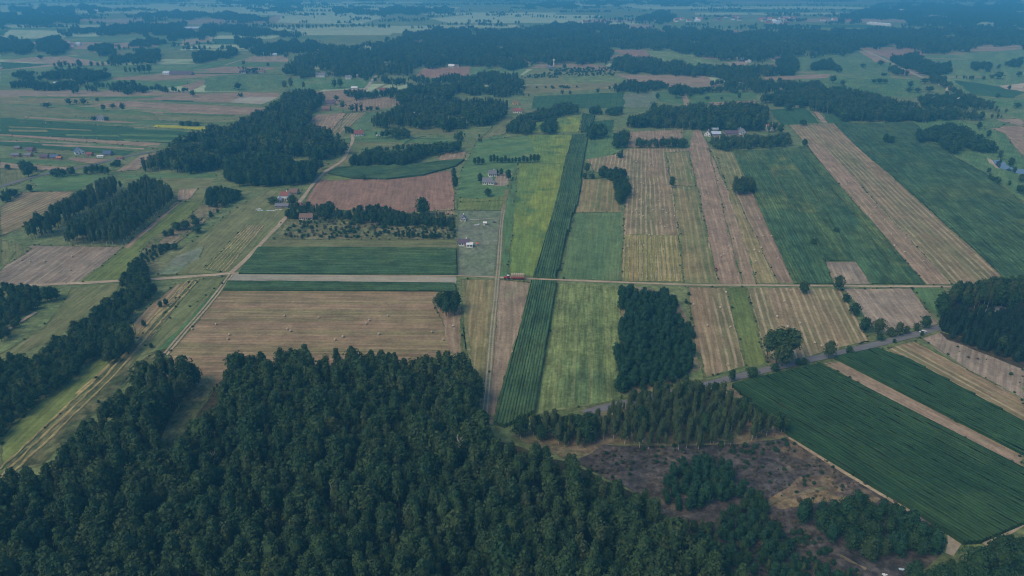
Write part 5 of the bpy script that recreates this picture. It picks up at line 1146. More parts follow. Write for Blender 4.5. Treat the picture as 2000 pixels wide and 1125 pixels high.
HOUSES = '''
bungalow|house|long white bungalow with dark purple roof on the lower fenced plot|896 916 481|m_white r_purple|6.5 2.7 2.0 x 0|1 4 1
annex|annex|white flat roofed annex at the right front of the long bungalow|911.5 923 484|m_white r_white|4.5 2.6 .35 x 0|0 2 0
cottage|house|small white cottage with grey roof on the upper fenced plot|899.5 909.5 432.5|m_white r_grey|5 2.6 2.2 y 0|1 3 1
shed|shed|small white shed on the lawn of the upper fenced plot|944.5 950 440|m_white r_white|2.4 2.0 .7 x 0|0 2 1
farmhouse|house|grey roofed farmhouse with white walls, lower of the two on the green lawn|943 962 361|m_white r_grey|8 2.8 3.4 x -4|1 5 1
annex|annex|small white garage beside the grey roofed farmhouse|960.5 967 361.5|m_white r_grey|5 2.5 1.2 x 0|0 2 1
farmhouse|house|grey roofed house behind the lawn, upper of the two at the farm|953.5 969 345|m_white r_grey|8 2.8 3.0 x 8|1 4 1
farmhouse|house|white two storey farmhouse with red roof left of the dirt road|549 564 392|m_white r_red|7 5.0 2.6 x -6|1 4 1
outbuilding|shed|narrow white outbuilding beside the red roofed farmhouse|541 548 396|m_white r_metal|6 3.0 1.6 y 12|0 2 1
barn|barn|long low grey barn in front of the red roofed farmhouse|537 563 407|m_wood r_grey|6 2.2 1.4 x -2|0 4 1
barn|barn|brown roofed barn behind the red roofed farmhouse|565 581 381|m_wood r_brown|7 2.6 2.6 x -6|0 3 1
farmhouse|house|white gabled house with dark red roof right of the dirt road|581 592 412|m_white r_red|9 2.8 3.2 y 22|1 3 1
farmhouse|house|long low house with dark roof and pale wall among garden trees|585 610 430|m_cream r_brown|6 2.4 2.6 x 0|1 6 1
shed|shed|low shed with pale bluish roof behind the garden trees|623 634 412|m_wood r_metal|5 2.2 .8 x 0|0 3 1
farmhouse|house|white house with bright red roof by the bend of the dirt road|691 708 266|m_white r_red|9 3.0 4.0 x 14|1 4 1
barn|barn|barn with orange wall and grey brown roof beside the tan field|628 644 217|m_brick r_brown|10 3.4 3.5 x 0|0 4 1
farmhouse|house|pinkish house with dark purple roof above the orange barn|637 653 206|m_pink r_purple|10 3.6 4.4 x 0|1 4 1
farmhouse|house|small white house with blue roof inside the diagonal wood|587 596 253|m_white r_blue|7 3.2 2.8 y 20|0 2 1
greenhouse|greenhouse|pale low greenhouse behind the diagonal wood|628 650 270|m_white r_metal|8 1.6 1.6 x -6|0 0 0
barn|barn|long low white barn beside the pale far road|686 697.5 175|m_white r_white|9 3.2 1.6 x 0|0 5 0
farmhouse|house|white house with dark red roof above the brown field of the centre|740 753 180|m_white r_red|9 3.4 3.6 x 6|1 3 1
farmhouse|house|small white house with dark roof alone on the far left strips|184 201 236|m_white r_grey|8 2.8 3.6 x 8|1 4 1
cabin|cabin|orange cabin with dark roof, upper left of the allotments|28 38 292|m_brick r_grey|5 2.2 1.4 x 4|0 2 1
cabin|cabin|cabin with black roof and orange end, upper right pair of the allotments|51 64 297|m_brick r_purple|7 2.4 2.6 x -8|0 3 1
cabin|cabin|orange cabin at the far left of the lower allotment row|22 36 307|m_brick r_grey|6 2.4 1.6 x 6|0 3 1
cabin|cabin|orange cabin second from the left of the lower allotment row|48 59.5 307|m_brick r_grey|6 2.4 1.8 x 0|0 3 1
cabin|cabin|orange cabin third from the left of the lower allotment row|77 92 310|m_brick r_purple|6 2.4 2.0 x 5|0 3 1
cabin|cabin|orange cabin with bright blue roof in the lower allotment row|98 113 311|m_brick r_blue|6 2.4 2.4 x 0|0 3 1
cabin|cabin|small orange shed right of the blue roofed cabin|111 119 312|m_brick r_orange|4 2.2 1.2 x 0|0 2 1
farmhouse|house|white house with tall blue roof among the allotments|144 160 302|m_white r_blue|8 3.2 4.2 y 40|0 3 1
shed|shed|dark red shed right of the white blue roofed house|168 179 305.5|m_brick r_red|5 2.8 1.6 x 0|0 3 1
cabin|cabin|cabin with dark blue roof at the right end of the allotments|201 216 304.5|m_wood r_blue|7 2.4 2.8 x 0|0 3 1
shed|shed|low white shed below the dark blue roof of the allotments|190 201 308|m_white r_white|3 1.8 .6 x 8|0 2 0
shed|shed|pinkish low shed at the right end of the allotment lane|228 239 312|m_pink r_red|4 2.0 .8 x 0|0 2 0
barn|barn|upper one of two barns with pale bluish metal roofs|1390 1403 257|m_wood r_metal|10 3.0 2.2 x 0|0 3 0
barn|barn|lower one of two barns with pale bluish metal roofs|1390.5 1408 266|m_wood r_metal|10 3.0 2.2 x 0|0 4 0
farmhouse|house|white gabled house left of the two pale metal roofs|1378 1390 266.5|m_white r_grey|9 3.0 4.0 y -24|1 3 1
farmhouse|house|white gabled house with grey roof right of the long dark barn|1442 1455 263|m_white r_grey|10 3.0 4.2 y 26|1 3 1
barn|barn|long dark barn behind the tree belt on the right|1417 1441 264.5|m_wood r_purple|9 2.8 2.6 x 0|0 5 0
farmhouse|house|white two storey house with red roof at the end of the tree belt|1498 1513 256|m_white r_red|8 6.0 2.6 x 0|1 4 1
farmhouse|house|yellow house with dark red roof among trees left of the striped crop|1002 1013 205|m_yellow r_brown|9 3.4 4.2 y 10|1 3 1
farmhouse|house|white house with wine red roof below the yellow house|1003 1020 221|m_white r_red|9 3.0 3.4 x -10|1 4 1
barn|barn|pale bluish roofed barn at the farm left of the narrow maize strip|1025 1036 256|m_wood r_metal|9 2.6 1.8 x 0|0 3 0
shed|shed|small shed with white roof behind the pale bluish barn|1034 1040 248|m_wood r_white|5 2.4 1.4 x 30|0 2 0
farmhouse|house|house with pale blue roof and red dormer in the central wood|808 823 230|m_white r_metal|10 3.2 4.0 x 0|1 4 1
farmhouse|house|red roofed house beside the pale blue roof in the central wood|822 832 226|m_cream r_red|9 3.2 3.6 x 0|1 3 1
house|house|long white house with grey roof at the edge of the great wood|615 634 151|m_white r_grey|12 4.2 4.0 x 0|1 5 1
house|house|white house with red hipped roof at the edge of the great wood|647 657 149|m_cream r_red|10 4.0 4.0 y 20|1 3 1
house|house|small house with orange roof in the trees of the great wood|602 611 143|m_cream r_orange|10 3.6 4.0 x 0|0 3 1
house|house|white house right of the red hipped roof near the great wood|674 686 155|m_white r_grey|9 4.0 3.0 x 0|1 4 1
house|house|grey house under a tree near the pale far road|696 706 152|m_wood r_grey|9 3.4 3.4 x 0|0 3 1
farmhouse|house|purple roofed house at the left of the far farm row|468 480 144|m_white r_purple|10 3.4 4.0 x 0|1 3 1
barn|barn|long grey barn in the far farm row|482 500 144|m_wood r_grey|10 3.0 3.0 x 0|0 4 0
barn|barn|low barn at the right of the far farm row|502 515 143|m_cream r_brown|9 3.0 2.6 x 0|0 3 0
house|house|tiny white house on the rise beside the far pale track|510 515 109|m_white r_white|8 4.4 3 y 0|0 2 1
barn|barn|pale barn right of the tiny white house by the far pale track|527 540 109|m_white r_metal|10 3 3 x 0|0 4 0
farmhouse|house|pale house between the dark woods at the far left|124 134 88|m_white r_metal|12 4 4 x 0|0 3 1
barn|barn|white and brown barn right of the pale house at the far left|136 145 91|m_white r_brown|14 4 4 x 0|0 3 0
barn|barn|small bright white barn at the far left farm|148 156 89|m_white r_metal|12 5 4 x 0|0 3 0
barn|barn|white roof inside the dark wood of the far left farm|139 149 158|m_white r_white|9 3.4 2 x 0|0 3 0
barn|barn|long grey barn inside the lower dark belt at the far left|104 140 167|m_wood r_metal|10 3 3 x 0|0 5 0
shed|shed|small white shed right of the far left farm wood|166 172 160|m_white r_white|6 3 2 x 0|0 2 0
farmhouse|house|pale house at the left end of the big dark far barn|318 330 146|m_white r_metal|9 3.4 3.4 x 0|1 3 1
barn|barn|very long dark barn on the far tan field|332 375 147|m_wood r_purple|12 3.0 4.4 x -3|0 6 0
barn|barn|white barn roof before the far left woods|182 192 24|m_white r_white|30 8 5 x 0|0 4 0
barn|barn|white roofed barn between the far left wood tips|341 350 64|m_white r_white|16 5 4 x 0|0 3 0
barn|barn|long pale barn roof behind the far left wood|358 390 58|m_wood r_metal|18 5 5 x 0|0 5 0
barn|barn|grey barn near the far upper right field|1441 1459 120|m_wood r_metal|12 4 4 x 0|0 4 0
house|house|red and white house right of the far upper right grey barn|1458 1467 122|m_white r_red|11 4 4 y 0|0 3 1
house|house|red roofed house at the edge of the wood above the dark crop|1571 1585 202|m_cream r_red|10 3.4 3.6 x 0|1 4 1
house|house|pale roofed house left of the red one above the dark crop|1561 1572 199|m_white r_metal|10 3.2 3.4 x 0|1 3 1
shed|shed|white shed on the lane below the red roofed house|1555 1562 210|m_white r_white|5 2.4 1.2 x 0|0 2 0
house|house|house with bright white roof in the right hamlet|1868 1880 200|m_white r_white|9 3.4 4 y 30|0 3 1
barn|barn|barn with teal roof in the right hamlet|1848 1862 204|m_white r_teal|10 3.4 3.6 x -8|0 4 0
barn|barn|grey roofed barn at the right of the hamlet|1879 1893 193|m_wood r_grey|10 3.2 3.6 x 0|0 4 0
barn|barn|long grey barn at the left of the hamlet|1811 1838 196|m_wood r_grey|10 3.0 3.2 x 4|0 5 0
house|house|red roofed house just behind the white roof of the hamlet|1860 1868 195|m_white r_red|9 3.4 3.6 x 0|1 3 1
house|house|pink roofed house above the hamlet by the pale road|1852 1860 178|m_cream r_orange|9 3.4 3.6 x 0|1 3 1
shed|shed|dark shed beside the pale tower|1069 1081 134|m_wood r_grey|9 3 2.5 x 0|0 3 0
house|house|white tent like roof on the upper brown field|876 882 131|m_white r_white|9 3 3 x 0|0 2 0
house|house|second white roof on the upper brown field|881.5 887 131.5|m_white r_white|8 3 3 x 0|0 2 0
barn|barn|tan low shed right of the white roofs on the upper brown field|888 896 131|m_cream r_brown|9 3 2 x 0|0 3 0
'''
for ln in HOUSES.strip().splitlines():
    nm, cat, lab, bx, mats, dims, opt = ln.split('|'); x0, x1, bs = (float(q) for q in bx.split()); wl, rf = mats.split(); d = dims.split(); op = opt.split()
    if nm == 'house': nm = 'village_house'
    house(nm, cat, lab, x0, x1, bs, wl, rf, float(d[0]), float(d[1]), float(d[2]), d[3], float(d[4]), op[0] == '1', int(op[1]), op[2] == '1')
# far villages: a few pixels a house
rs = np.random.default_rng(31)
for lab, grp, n, xa, xb, ya, yb in (('tiny house of the far village left of the middle skyline wood', 'houses of the far village beyond the great wood', 9, 1114, 1184, 46, 53), ('tiny house in the left part of the long far village', 'houses in the left part of the long far village', 9, 1318, 1384, 38, 43), ('tiny house in the middle of the long far village', 'houses in the middle of the long far village', 7, 1402, 1450, 35, 42), ('tiny house in the right crowded part of the long far village', 'houses in the crowded part of the long far village', 26, 1482, 1562, 36, 48), ('tiny white or red house right of the long far village', 'houses right of the long far village', 6, 1605, 1664, 39, 43), ('tiny pale building on the hazy right skyline', 'pale buildings on the right skyline', 7, 1742, 1802, 23, 27)):
    for i in range(n):
        x = rs.uniform(xa, xb); y = rs.uniform(ya, yb); w_ = rs.uniform(14, 26)
        house('village_house', 'house', lab, x, x, y, str(rs.choice(['m_white', 'm_white', 'm_cream', 'm_pink'])), str(rs.choice(['r_red', 'r_red', 'r_orange', 'r_white', 'r_metal', 'r_purple'])), 14, rs.uniform(4, 7), 6, 'x', rs.uniform(-30, 30), False, 0, False, grp, w_)
for i in range(5):
    house('greenhouse', 'greenhouse', 'one of the long bright white sheds in front of the far right wood', 1699+i*8.4, 1706.5+i*8.4, 48+i*.7, 'm_white', 'r_white', 30, 6, 4, 'x', 0, False, 0, False, 'white sheds before the far right wood')
# slim tower
X, Y, _ = W(1081.5, 133); th = height_px(1081.5, 133, 115)
o = put(bpy.data.objects.new('tower', None), None, 'slim pale tower with a wider head standing over the far orchard', 'tower'); o.location = (X, Y, 0)
b = MB(); b.tube((0,0,0), (0,0,th*.72), 1.9, 1.3, 10); b.build('shaft', M['m_cream'], o)
b = MB(); b.tube((0,0,th*.72), (0,0,th*.78), 1.3, 2.5, 12); b.tube((0,0,th*.78), (0,0,th*.94), 2.5, 2.5, 12); b.tube((0,0,th*.94), (0,0,th), 2.6, .4, 12); b.build('tank', M['m_cream'], o)
# fence round the two plots
def fence(line, label, h=1.3):
    b = MB(); wp = [Vector(W(x, y)[:2]) for x, y in pts(line)]; r = []
    for a, c in zip(wp, wp[1:]):
        k = max(1, int((c-a).length/2.6))
        for j in range(k): r.append(a+(c-a)*(j/k))
    r.append(wp[-1]); o = put(bpy.data.objects.new('wire_fence', None), None, label, 'fence'); o.location = (r[0].x, r[0].y, .1)
    for p in r: b.box(p.x-r[0].x-.07, p.y-r[0].y-.07, 0, p.x-r[0].x+.07, p.y-r[0].y+.07, h)
    b.build('fence_posts', M['pipe'], o, kind='stuff'); w_ = MB()
    for p, q in zip(r, r[1:]):
        for z in (.35, .75, 1.15): w_.tube((p.x-r[0].x, p.y-r[0].y, z), (q.x-r[0].x, q.y-r[0].y, z), .03, .03, 4)
    w_.build('wires', M['steel'], o)
fence('895,412 983,412 977,427.5', 'post and wire fence along the top of the upper plot')
fence('976,430 974,460 964,541 895.5,538 893,460 894,412', 'long post and wire fence round the lower plot')
# ------------------------------------------------------------------ bales
def bale_mesh():
    b = MB(); r = .78; b.lathe_y([(-.62, r*.80), (-.60, r*.93), (-.5, r), (0, r*1.02), (.5, r), (.60, r*.93), (.62, r*.80)], 16, (0, 0, r*.96))
    me = b.mesh('hay_bale', [M['bale'], M['baleend']], True)
    for p in me.polygons:
        if len(p.vertices) > 4: p.material_index = 1; p.use_smooth = False
    return me
BM_ = bale_mesh()
def bales(px, label, group, z=.1):
    for x, y in px:
        X, Y, _ = W(x, y); o = obj('hay_bale', BM_, label=label, cat='hay bale', group=group)
        o.location = (X, Y, z); o.rotation_euler = (0, 0, float(trng.uniform(0, 3.14))); s = float(trng.uniform(.75, .92)); o.scale = (s, s, s)
def zp(s, x0, y0, k): return [(x0+a*k, y0+b*k) for a, b in pts(s)]
Z8 = (1130, 260, .17775); Z6 = (1300, 340, .35); Z5 = (650, 340, .35); Z4 = (0, 340, .35)
bales(zp('510,322 632,322 660,275 428,357 498,387 790,345 632,490 850,545 818,570 577,592 600,612 680,553 712,565 788,617 735,625 922,550 637,662 900,657 672,742 710,768 878,752 850,808 748,817 628,855 588,878 668,905 706,920 817,855 925,848 968,888 1008,845 740,980 900,998 945,1038 506,1032 1057,918 1015,690 960,335 1015,432 540,470 760,700', *Z8), 'round straw bale on the wide stubble field right of the narrow maize strip', 'bales on the wide stubble field')
bales(zp('1172,270 1132,368 1103,403 1035,368 1235,398', *Z8), 'round straw bale on the greenish stubble above the lone pointed tree', 'bales above the lone tree')
bales(zp('1272,255 1440,597 1425,672 1410,705 1368,682 1230,178', *Z8)+zp('245,75 210,118 350,408 323,453 308,460', *Z6), 'round straw bale on the pinkish stubble strip right of the lone pointed tree', 'bales on the pinkish stubble strip')
bales(zp('1662,387 1738,412 1665,450 1597,375 1635,622', *Z8)+zp('403,180 445,168 525,255 495,430 525,438 533,415 545,350 590,350 627,475 503,492', *Z6), 'round straw bale on the stubble strip next to the green crop strips', 'bales next to the green crop strips')
bales(zp('1713,390 1735,403 1645,408 1625,432 1845,425 1765,345', *Z5), 'round straw bale on the golden square field above the track', 'bales on the golden square field')
bales(zp('203,820 187,838 308,795 257,897 58,913 15,930 552,885 670,853 615,930', *Z5)+zp('1590,795 1780,805 1207,842 1073,870 1605,870 1622,880 1280,900 1272,925 1914,913', *Z4), 'round straw bale on the large tan stubble field above the forest', 'bales on the large stubble field')
bales(zp('120,485 170,492 250,492 393,540 405,465', *Z4), 'round straw bale on the grey brown field at the left', 'bales on the grey brown field')
bales(zp('1022,48 982,62 1007,62 1170,187 1122,228 1145,230 1222,262 1260,340 1338,362 1275,403 1332,440 1437,490', *Z6), 'round straw bale on the long diagonal stubble strip at the right', 'bales on the long diagonal strip')
bales(zp('336,665 303,750 232,850 360,858 155,733 345,1070', *Z6), 'round straw bale on the narrow stubble field beside the young pine stand', 'bales beside the young pine stand')
bales(zp('660,715 698,655 622,800 748,838 683,857 830,947 870,965', *Z6), 'round straw bale on the wide straw field above the asphalt road', 'bales above the asphalt road')
bales(zp('255,688 478,690 545,702 280,765 465,770 540,775 150,860', 0, 0, .35), 'tiny straw bale on the far left tan strips', 'bales on the far left strips')
# ------------------------------------------------------------------ tractor with a loaded trailer
def wheel(root, x, y, r, wd, name='wheel'):
    w_ = MB(); w_.lathe_y([(-wd/2, r*.55), (-wd/2, r*.9), (-wd*.36, r), (wd*.36, r), (wd/2, r*.9), (wd/2, r*.55)], 18, (x, y, r)); o = w_.build(name, M['rubber'], root)
    h = MB(); h.lathe_y([(-wd*.42, r*.2), (-wd*.40, r*.56), (wd*.40, r*.56), (wd*.42, r*.2)], 14, (x, y, r)); h.build('rim', M['wpaint'], o)
X, Y, _ = W(991, 545.5); s = scale_at(991, 545)
o = put(bpy.data.objects.new('tractor', None), None, 'red tractor with white cab roof heading left on the sandy track', 'tractor'); o.location = (X, Y, .28); o.rotation_euler = (0, 0, R(-1))
b = MB(); b.box(-2.3, -.45, .75, -.2, .45, 1.75, b=.12); b.box(-2.42, -.4, .8, -2.28, .4, 1.6); b.build('hood', M['red'], o)
b = MB(); b.box(-.35, -.8, 1.0, 1.35, .8, 1.35); b.box(.2, -1.15, 1.2, 1.7, -.75, 1.75, b=.1); b.box(.2, .75, 1.2, 1.7, 1.15, 1.75, b=.1); b.build('mudguard', M['red'], o)
c = MB(); c.box(-.2, -.72, 1.35, 1.2, .72, 2.65); co_ = c.build('cab', M['glass'], o)
p = MB()
for xx in (-.22, 1.16):
    for yy in (-.76, .70): p.box(xx, yy, 1.35, xx+.08, yy+.07, 2.66)
p.build('pillar', M['red'], co_); c = MB(); c.box(-.35, -.85, 2.66, 1.35, .85, 2.85, b=.12); c.build('cab_roof', M['wpaint'], co_)
wheel(o, .85, -.95, .85, .5); wheel(o, .85, .95, .85, .5); wheel(o, -1.7, -.8, .55, .35); wheel(o, -1.7, .8, .55, .35)
X, Y, _ = W(1011.5, 545.5)
tr = put(bpy.data.objects.new('trailer', None), None, 'long red flatbed trailer stacked with two layers of straw bales', 'trailer'); tr.location = (X, Y, .28); tr.rotation_euler = (0, 0, R(-1)); TLN = 9.4
b = MB(); b.box(-TLN/2, -1.25, .95, TLN/2, 1.25, 1.15); b.box(-TLN/2, -.3, .7, TLN/2, .3, .95); b.tube((-TLN/2, 0, .8), (-TLN/2-1.6, 0, .6), .09, .09); b.build('deck', M['red'], tr)
b = MB(); b.box(-TLN/2, -1.2, 1.15, -TLN/2+.1, 1.2, 3.0); b.build('headboard', M['red'], tr)
for yy in (-1.34, 1.28):
    b = MB(); b.box(-TLN/2+.1, yy, 1.15, TLN/2, yy+.06, 1.5); b.box(-TLN/2+.1, yy, 2.05, TLN/2, yy+.06, 2.3)
    for k in range(13): b.box(-TLN/2+.1+k*.76, yy+.005, 1.5, -TLN/2+.26+k*.76, yy+.055, 2.05)
    b.build('side_rail', M['red'], tr)
for xx in (-3.2, -2.2, 2.4, 3.4):
    for yy in (-1.0, 1.0): wheel(tr, xx, yy, .46, .3)
m_ = Matrix.Rotation(R(-1), 4, 'Z')
for lay in range(2):
    for side in (-.62, .62):
        for i in range(6):
            q = m_ @ Vector((-TLN/2+.95+i*1.5, side, 0)); bo = obj('hay_bale', BM_, label='pale straw bale of the load on the red trailer', cat='hay bale', group='bales on the red trailer')
            bo.location = (X+q.x, Y+q.y, .28+1.16+lay*1.42); bo.rotation_euler = (0, 0, R(-1)); bo.scale = (.95, .95, .95)
# small machine on the pinkish strip
X, Y, _ = W(1398, 529); o = put(bpy.data.objects.new('tractor', None), None, 'small rusty red tractor on the stubble strips above the track', 'tractor'); o.location = (X, Y, .1); o.rotation_euler = (0, 0, R(70))
b = MB(); b.box(-1.7, -.35, .6, -.1, .35, 1.35, b=.1); b.build('hood', M['m_brick'], o); b = MB(); b.box(-.1, -.55, .9, 1.1, .55, 2.2); b.build('cab', M['glass'], o); b = MB(); b.box(-.2, -.62, 2.2, 1.2, .62, 2.35, b=.1); b.build('cab_roof', M['red'], o)
wheel(o, .7, -.75, .7, .4); wheel(o, .7, .75, .7, .4); wheel(o, -1.3, -.6, .42, .28); wheel(o, -1.3, .6, .42, .28)
def car(px, py, rot, label, paint='wpaint', van=False, z=.2):
    X, Y, _ = W(px, py); o = put(bpy.data.objects.new('parked_van' if van else 'car', None), None, label, 'van' if van else 'car'); o.location = (X, Y, z); o.rotation_euler = (0, 0, R(rot))
    b = MB(); L = 2.15; hgt = 1.0 if not van else 1.5
    prof = [(-L, .35), (L, .35), (L, .8), (L*.9, .92), (L*.45, .98), (-L*.85, .98), (-L, .85)] if not van else [(-L*1.1, .35), (L*1.1, .35), (L*1.1, .95), (L*.75, 1.2), (L*.4, 2.05), (-L*1.1, 2.1)]
    n = len(prof); b.add([(x, -.86, q) for x, q in prof]+[(x, .86, q) for x, q in prof], [tuple(range(n)), tuple(range(2*n-1, n-1, -1))]+[(i, n+i, n+(i+1)%n, (i+1)%n) for i in range(n)]); b.build('body', M[paint], o)
    if not van:
        c = MB(); pr = [(-1.75, .98), (.95, .98), (.35, 1.45), (-1.3, 1.47)]; n = 4; c.add([(x, -.74, q) for x, q in pr]+[(x, .74, q) for x, q in pr], [tuple(range(n)), tuple(range(2*n-1, n-1, -1))]+[(i, n+i, n+(i+1)%n, (i+1)%n) for i in range(n)]); g = c.build('windows', M['glass'], o)
        c = MB(); c.box(-1.3, -.72, 1.47, .36, .72, 1.52, b=.1); c.build('roof', M[paint], g)
    else:
        c = MB(); c.box(.95, -.88, 1.25, 1.5, .88, 1.8); c.build('windows', M['glass'], o)
    for xx in (-1.3, 1.35):
        for yy in (-.8, .8): wheel(o, xx, yy, .33, .22)
    return o
car(1802.5, 650.5, 20, 'white car on the asphalt road beside the big round tree', z=.33)
car(739, 266.5, 0, 'tiny white van on the lawn right of the bright red roofed house', van=True)
# things on the plots
X, Y, _ = W(931, 441); o = put(bpy.data.objects.new('trailer', None), None, 'flat white boat trailer on the lawn of the upper plot', 'trailer'); o.location = (X, Y, .1)
b = MB(); b.box(-1.9, -.7, .45, 1.4, .7, .65, b=.2); b.tube((-1.9, 0, .5), (-2.9, 0, .4), .06, .06); b.build('deck', M['wpaint'], o); b = MB(); b.prism([(1.0,-.6),(1.9,-.6),(2.3,0),(1.9,.6),(1.0,.6)], .66, 1.4); b.build('cover', M['m_white'], o); wheel(o, .2, -.8, .3, .2); wheel(o, .2, .8, .3, .2)
X, Y, _ = W(932.5, 479.5); o = put(bpy.data.objects.new('parasol', None), None, 'round orange red garden parasol right of the white bungalow', 'parasol'); o.location = (X, Y, .1)
b = MB(); b.tube((0,0,0), (0,0,2.2), .04, .04); b.build('pole', M['steel'], o); b = MB(); b.tube((0,0,1.8), (0,0,2.05), 1.25, .9, 12); b.tube((0,0,2.05), (0,0,2.4), .9, .06, 12); b.build('canopy', M['orange'], o)
X, Y, _ = W(965, 435); o = put(bpy.data.objects.new('trampoline', None), None, 'dark round trampoline near the gate of the upper plot', 'trampoline'); o.location = (X, Y, .1)
b = MB(); b.tube((0,0,.75), (0,0,.82), 1.5, 1.5, 18); b.build('mat', M['r_purple'], o); b = MB()
for a in range(6): b.tube((1.45*math.cos(a*1.047), 1.45*math.sin(a*1.047), 0), (1.45*math.cos(a*1.047), 1.45*math.sin(a*1.047), .8), .05, .05, 5)
b.build('frame', M['steel'], o)
def utility_pole(px, py, h, label):
    X, Y, _ = W(px, py); o = put(bpy.data.objects.new('utility_pole', None), None, label, 'utility pole'); o.location = (X, Y, 0)
    b = MB(); b.tube((0,0,0), (0,0,h), .16, .1, 7); b.build('pole', M['concrete'], o); b = MB(); b.box(-.8, -.06, h-.7, .8, .06, h-.55); b.build('crossarm', M['steel'], o)
utility_pole(935, 430, 7, 'pale pole beside the gravel drive of the upper plot'); utility_pole(1345.5, 252, 11, 'thin pole on the lawn left of the two metal roofed barns'); utility_pole(1549, 112, 12, 'thin pole near the far upper right farm')
for i, (x, y, lab) in enumerate(((503, 409, 'flat pale sheet, leftmost of the junk beside the low grey barn'), (510, 411, 'pale blue sheet, second of the junk beside the low grey barn'), (524, 412, 'long pale turquoise sheet on the grass beside the low grey barn'), (533, 412, 'small white heap at the right end of the junk by the low grey barn'), (545, 410, 'pale heap right in front of the low grey barn'))):
    X, Y, _ = W(x, y); b = MB(); rs2 = random.Random(i)
    for k in range(5): a, c, d, e = rs2.uniform(-2.2, 2.2), rs2.uniform(-.8, .8), rs2.uniform(.5, 1.4), rs2.uniform(.15, .6); b.box(a-d, c-.5, 0, a+d, c+.5, e*(.6+.1*k), b=.15)
    bo = b.build('junk_pile', M['bluewhite' if i in (1, 2) else 'rubble'], label=lab, cat='junk'); bo.location = (X, Y, .1)
for x, y, lab in ((1760, 1112, 'blue and white dumped heap at the edge of the lower right thicket'), (1728, 1123, 'white dumped heap at the bottom edge of the clearing')):
    X, Y, _ = W(x, y); b = MB()
    for k in range(6): a, c, d = random.Random(k+x).uniform(-1, 1), random.Random(k*3+x).uniform(-.6, .6), .35+.1*k; b.box(a-d, c-.4, 0, a+d, c+.4, .2+.09*k, b=.12)
    bo = b.build('junk_pile', M['wpaint' if x < 1740 else 'bluewhite'], label=lab, cat='junk'); bo.location = (X, Y, .1); bo.scale = (.6, .6, .6)
# bare dead trees in the forest
def dead_tree(px, py, top, label, seed):
    X, Y, _ = W(px, py); h = height_px(px, py, top); r = random.Random(seed); o = put(bpy.data.objects.new('dead_tree', None), None, label, 'dead tree'); o.location = (X, Y, 0)
    b = MB(); b.tube((0,0,0), (.2,0,h*.6), .22, .13, 6); b.tube((.2,0,h*.6), (.1,.1,h), .13, .03, 5); b.build('trunk', M['birchbark'], o)
    b = MB()
    for i in range(16):
        z = h*(.42+.035*i); a = i*2.4; L = (h-z)*.45+1.2; q = Vector((math.cos(a)*L, math.sin(a)*L, z+L*.9)); b.tube((.15,0,z), q, .08, .03, 4)
        for k in range(3): b.tube(Vector((.15,0,z)).lerp(q, .4+.2*k), q+Vector((r.uniform(-1,1), r.uniform(-1,1), r.uniform(.1,1))), .045, .02, 3)
    b.build('branches', M['birchbark'], o)
dead_tree(1108, 1075, 1030, 'bare pale dead tree standing out of the forest below the heath', 1); dead_tree(898, 915, 858, 'bare pale tree between the pines left of the birch stand', 2); dead_tree(422, 930, 886, 'bare forked pale tree in the left part of the forest', 3); dead_tree(592, 770, 730, 'pale bare topped tree near the upper forest edge', 4)
for x0, tp, x1, bs, lab in ((628, 818, 682, 880, 'large yellowing leafy crown in the middle of the dark forest'), (140, 925, 162, 958, 'light green leafy crown in the left corner of the forest'), (1215, 1060, 1255, 1110, 'yellowish leafy crown in the forest at the bottom right of the pines')):
    tree_px('yellow', x0, tp, x1, bs, lab)
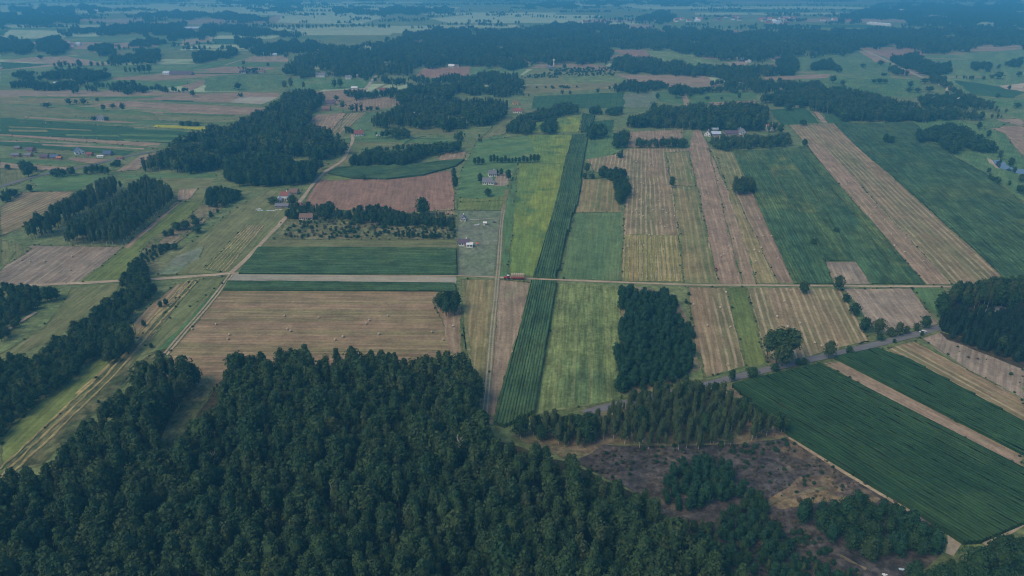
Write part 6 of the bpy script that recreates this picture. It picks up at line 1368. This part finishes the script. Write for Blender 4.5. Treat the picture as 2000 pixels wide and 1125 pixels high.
# groves and hedges of the far plain, too many and too small to count
rs = np.random.default_rng(41); gs = []
for i in range(330):
    py = -8+70*rs.random()**1.5 if i < 240 else rs.uniform(50, 135); px = rs.uniform(-40, 2040)
    if py > 60 and 430 < px < 1900: continue
    if any(inside(px, py, q) for q in allp): continue
    X, Y, _ = W(px, py); D = math.hypot(X, Y); a = rs.normal(0, .35); L = rs.uniform(20, 110)*D/3000*(1+2*(rs.random() < .2)); wd_ = rs.uniform(8, 30)*D/3000; n = int(min(90, L*wd_/70+4))
    for j in range(n):
        u = rs.uniform(-L, L); v = rs.uniform(-wd_, wd_)*(1-abs(u)/L*.6); gs.append((X+u*math.cos(a)-v*math.sin(a), Y+u*math.sin(a)+v*math.cos(a), rs.uniform(7, 16), str(rs.choice(['lush', 'spruce', 'broad'], p=[.6, .15, .25])), False))
mass('far_groves', 'countless small groves and hedges spread over the far plain', gs)
# orchard and striped nursery bushes in the distance
ob = []
rs = np.random.default_rng(5)
for poly, n in (('1018,150 1060,144 1100,143 1096,152 1020,154', 60), ('1070,138 1110,134 1190,132 1202,148 1150,150 1104,148', 170), ('1016,172 1090,170 1130,170 1128,173 1020,175', 24)):
    q = pts(poly); xs = [p[0] for p in q]; ys = [p[1] for p in q]
    while n > 0:
        x = rs.uniform(min(xs), max(xs)); y = rs.uniform(min(ys), max(ys))
        if inside(x, y, q): X, Y, _ = W(x, y); ob.append((X, Y, rs.uniform(2.5, 4.5), 'bush', False)); n -= 1
mass('orchard', 'rows of small round fruit bushes below the pale tower', ob, 'orchard')
# ------------------------------------------------------------------ the air
hb = MB(); hb.box(-47000, -4000, -1, 47000, 47000, CAM_H+3)
ht = bpy.data.materials.new('haze'); ht.use_nodes = True; nt = ht.node_tree
nt.nodes.remove(nt.nodes['Principled BSDF'])
pv = nt.nodes.new('ShaderNodeVolumePrincipled'); pv.inputs['Color'].default_value = (*HAZE_COLOR, 1)
pv.inputs['Density'].default_value = HAZE_DENSITY; pv.inputs['Anisotropy'].default_value = 0.0
nt.links.new(pv.outputs[0], nt.nodes['Material Output'].inputs['Volume'])
hb.build('haze', ht, kind='stuff', label='pale blue haze over the far fields')
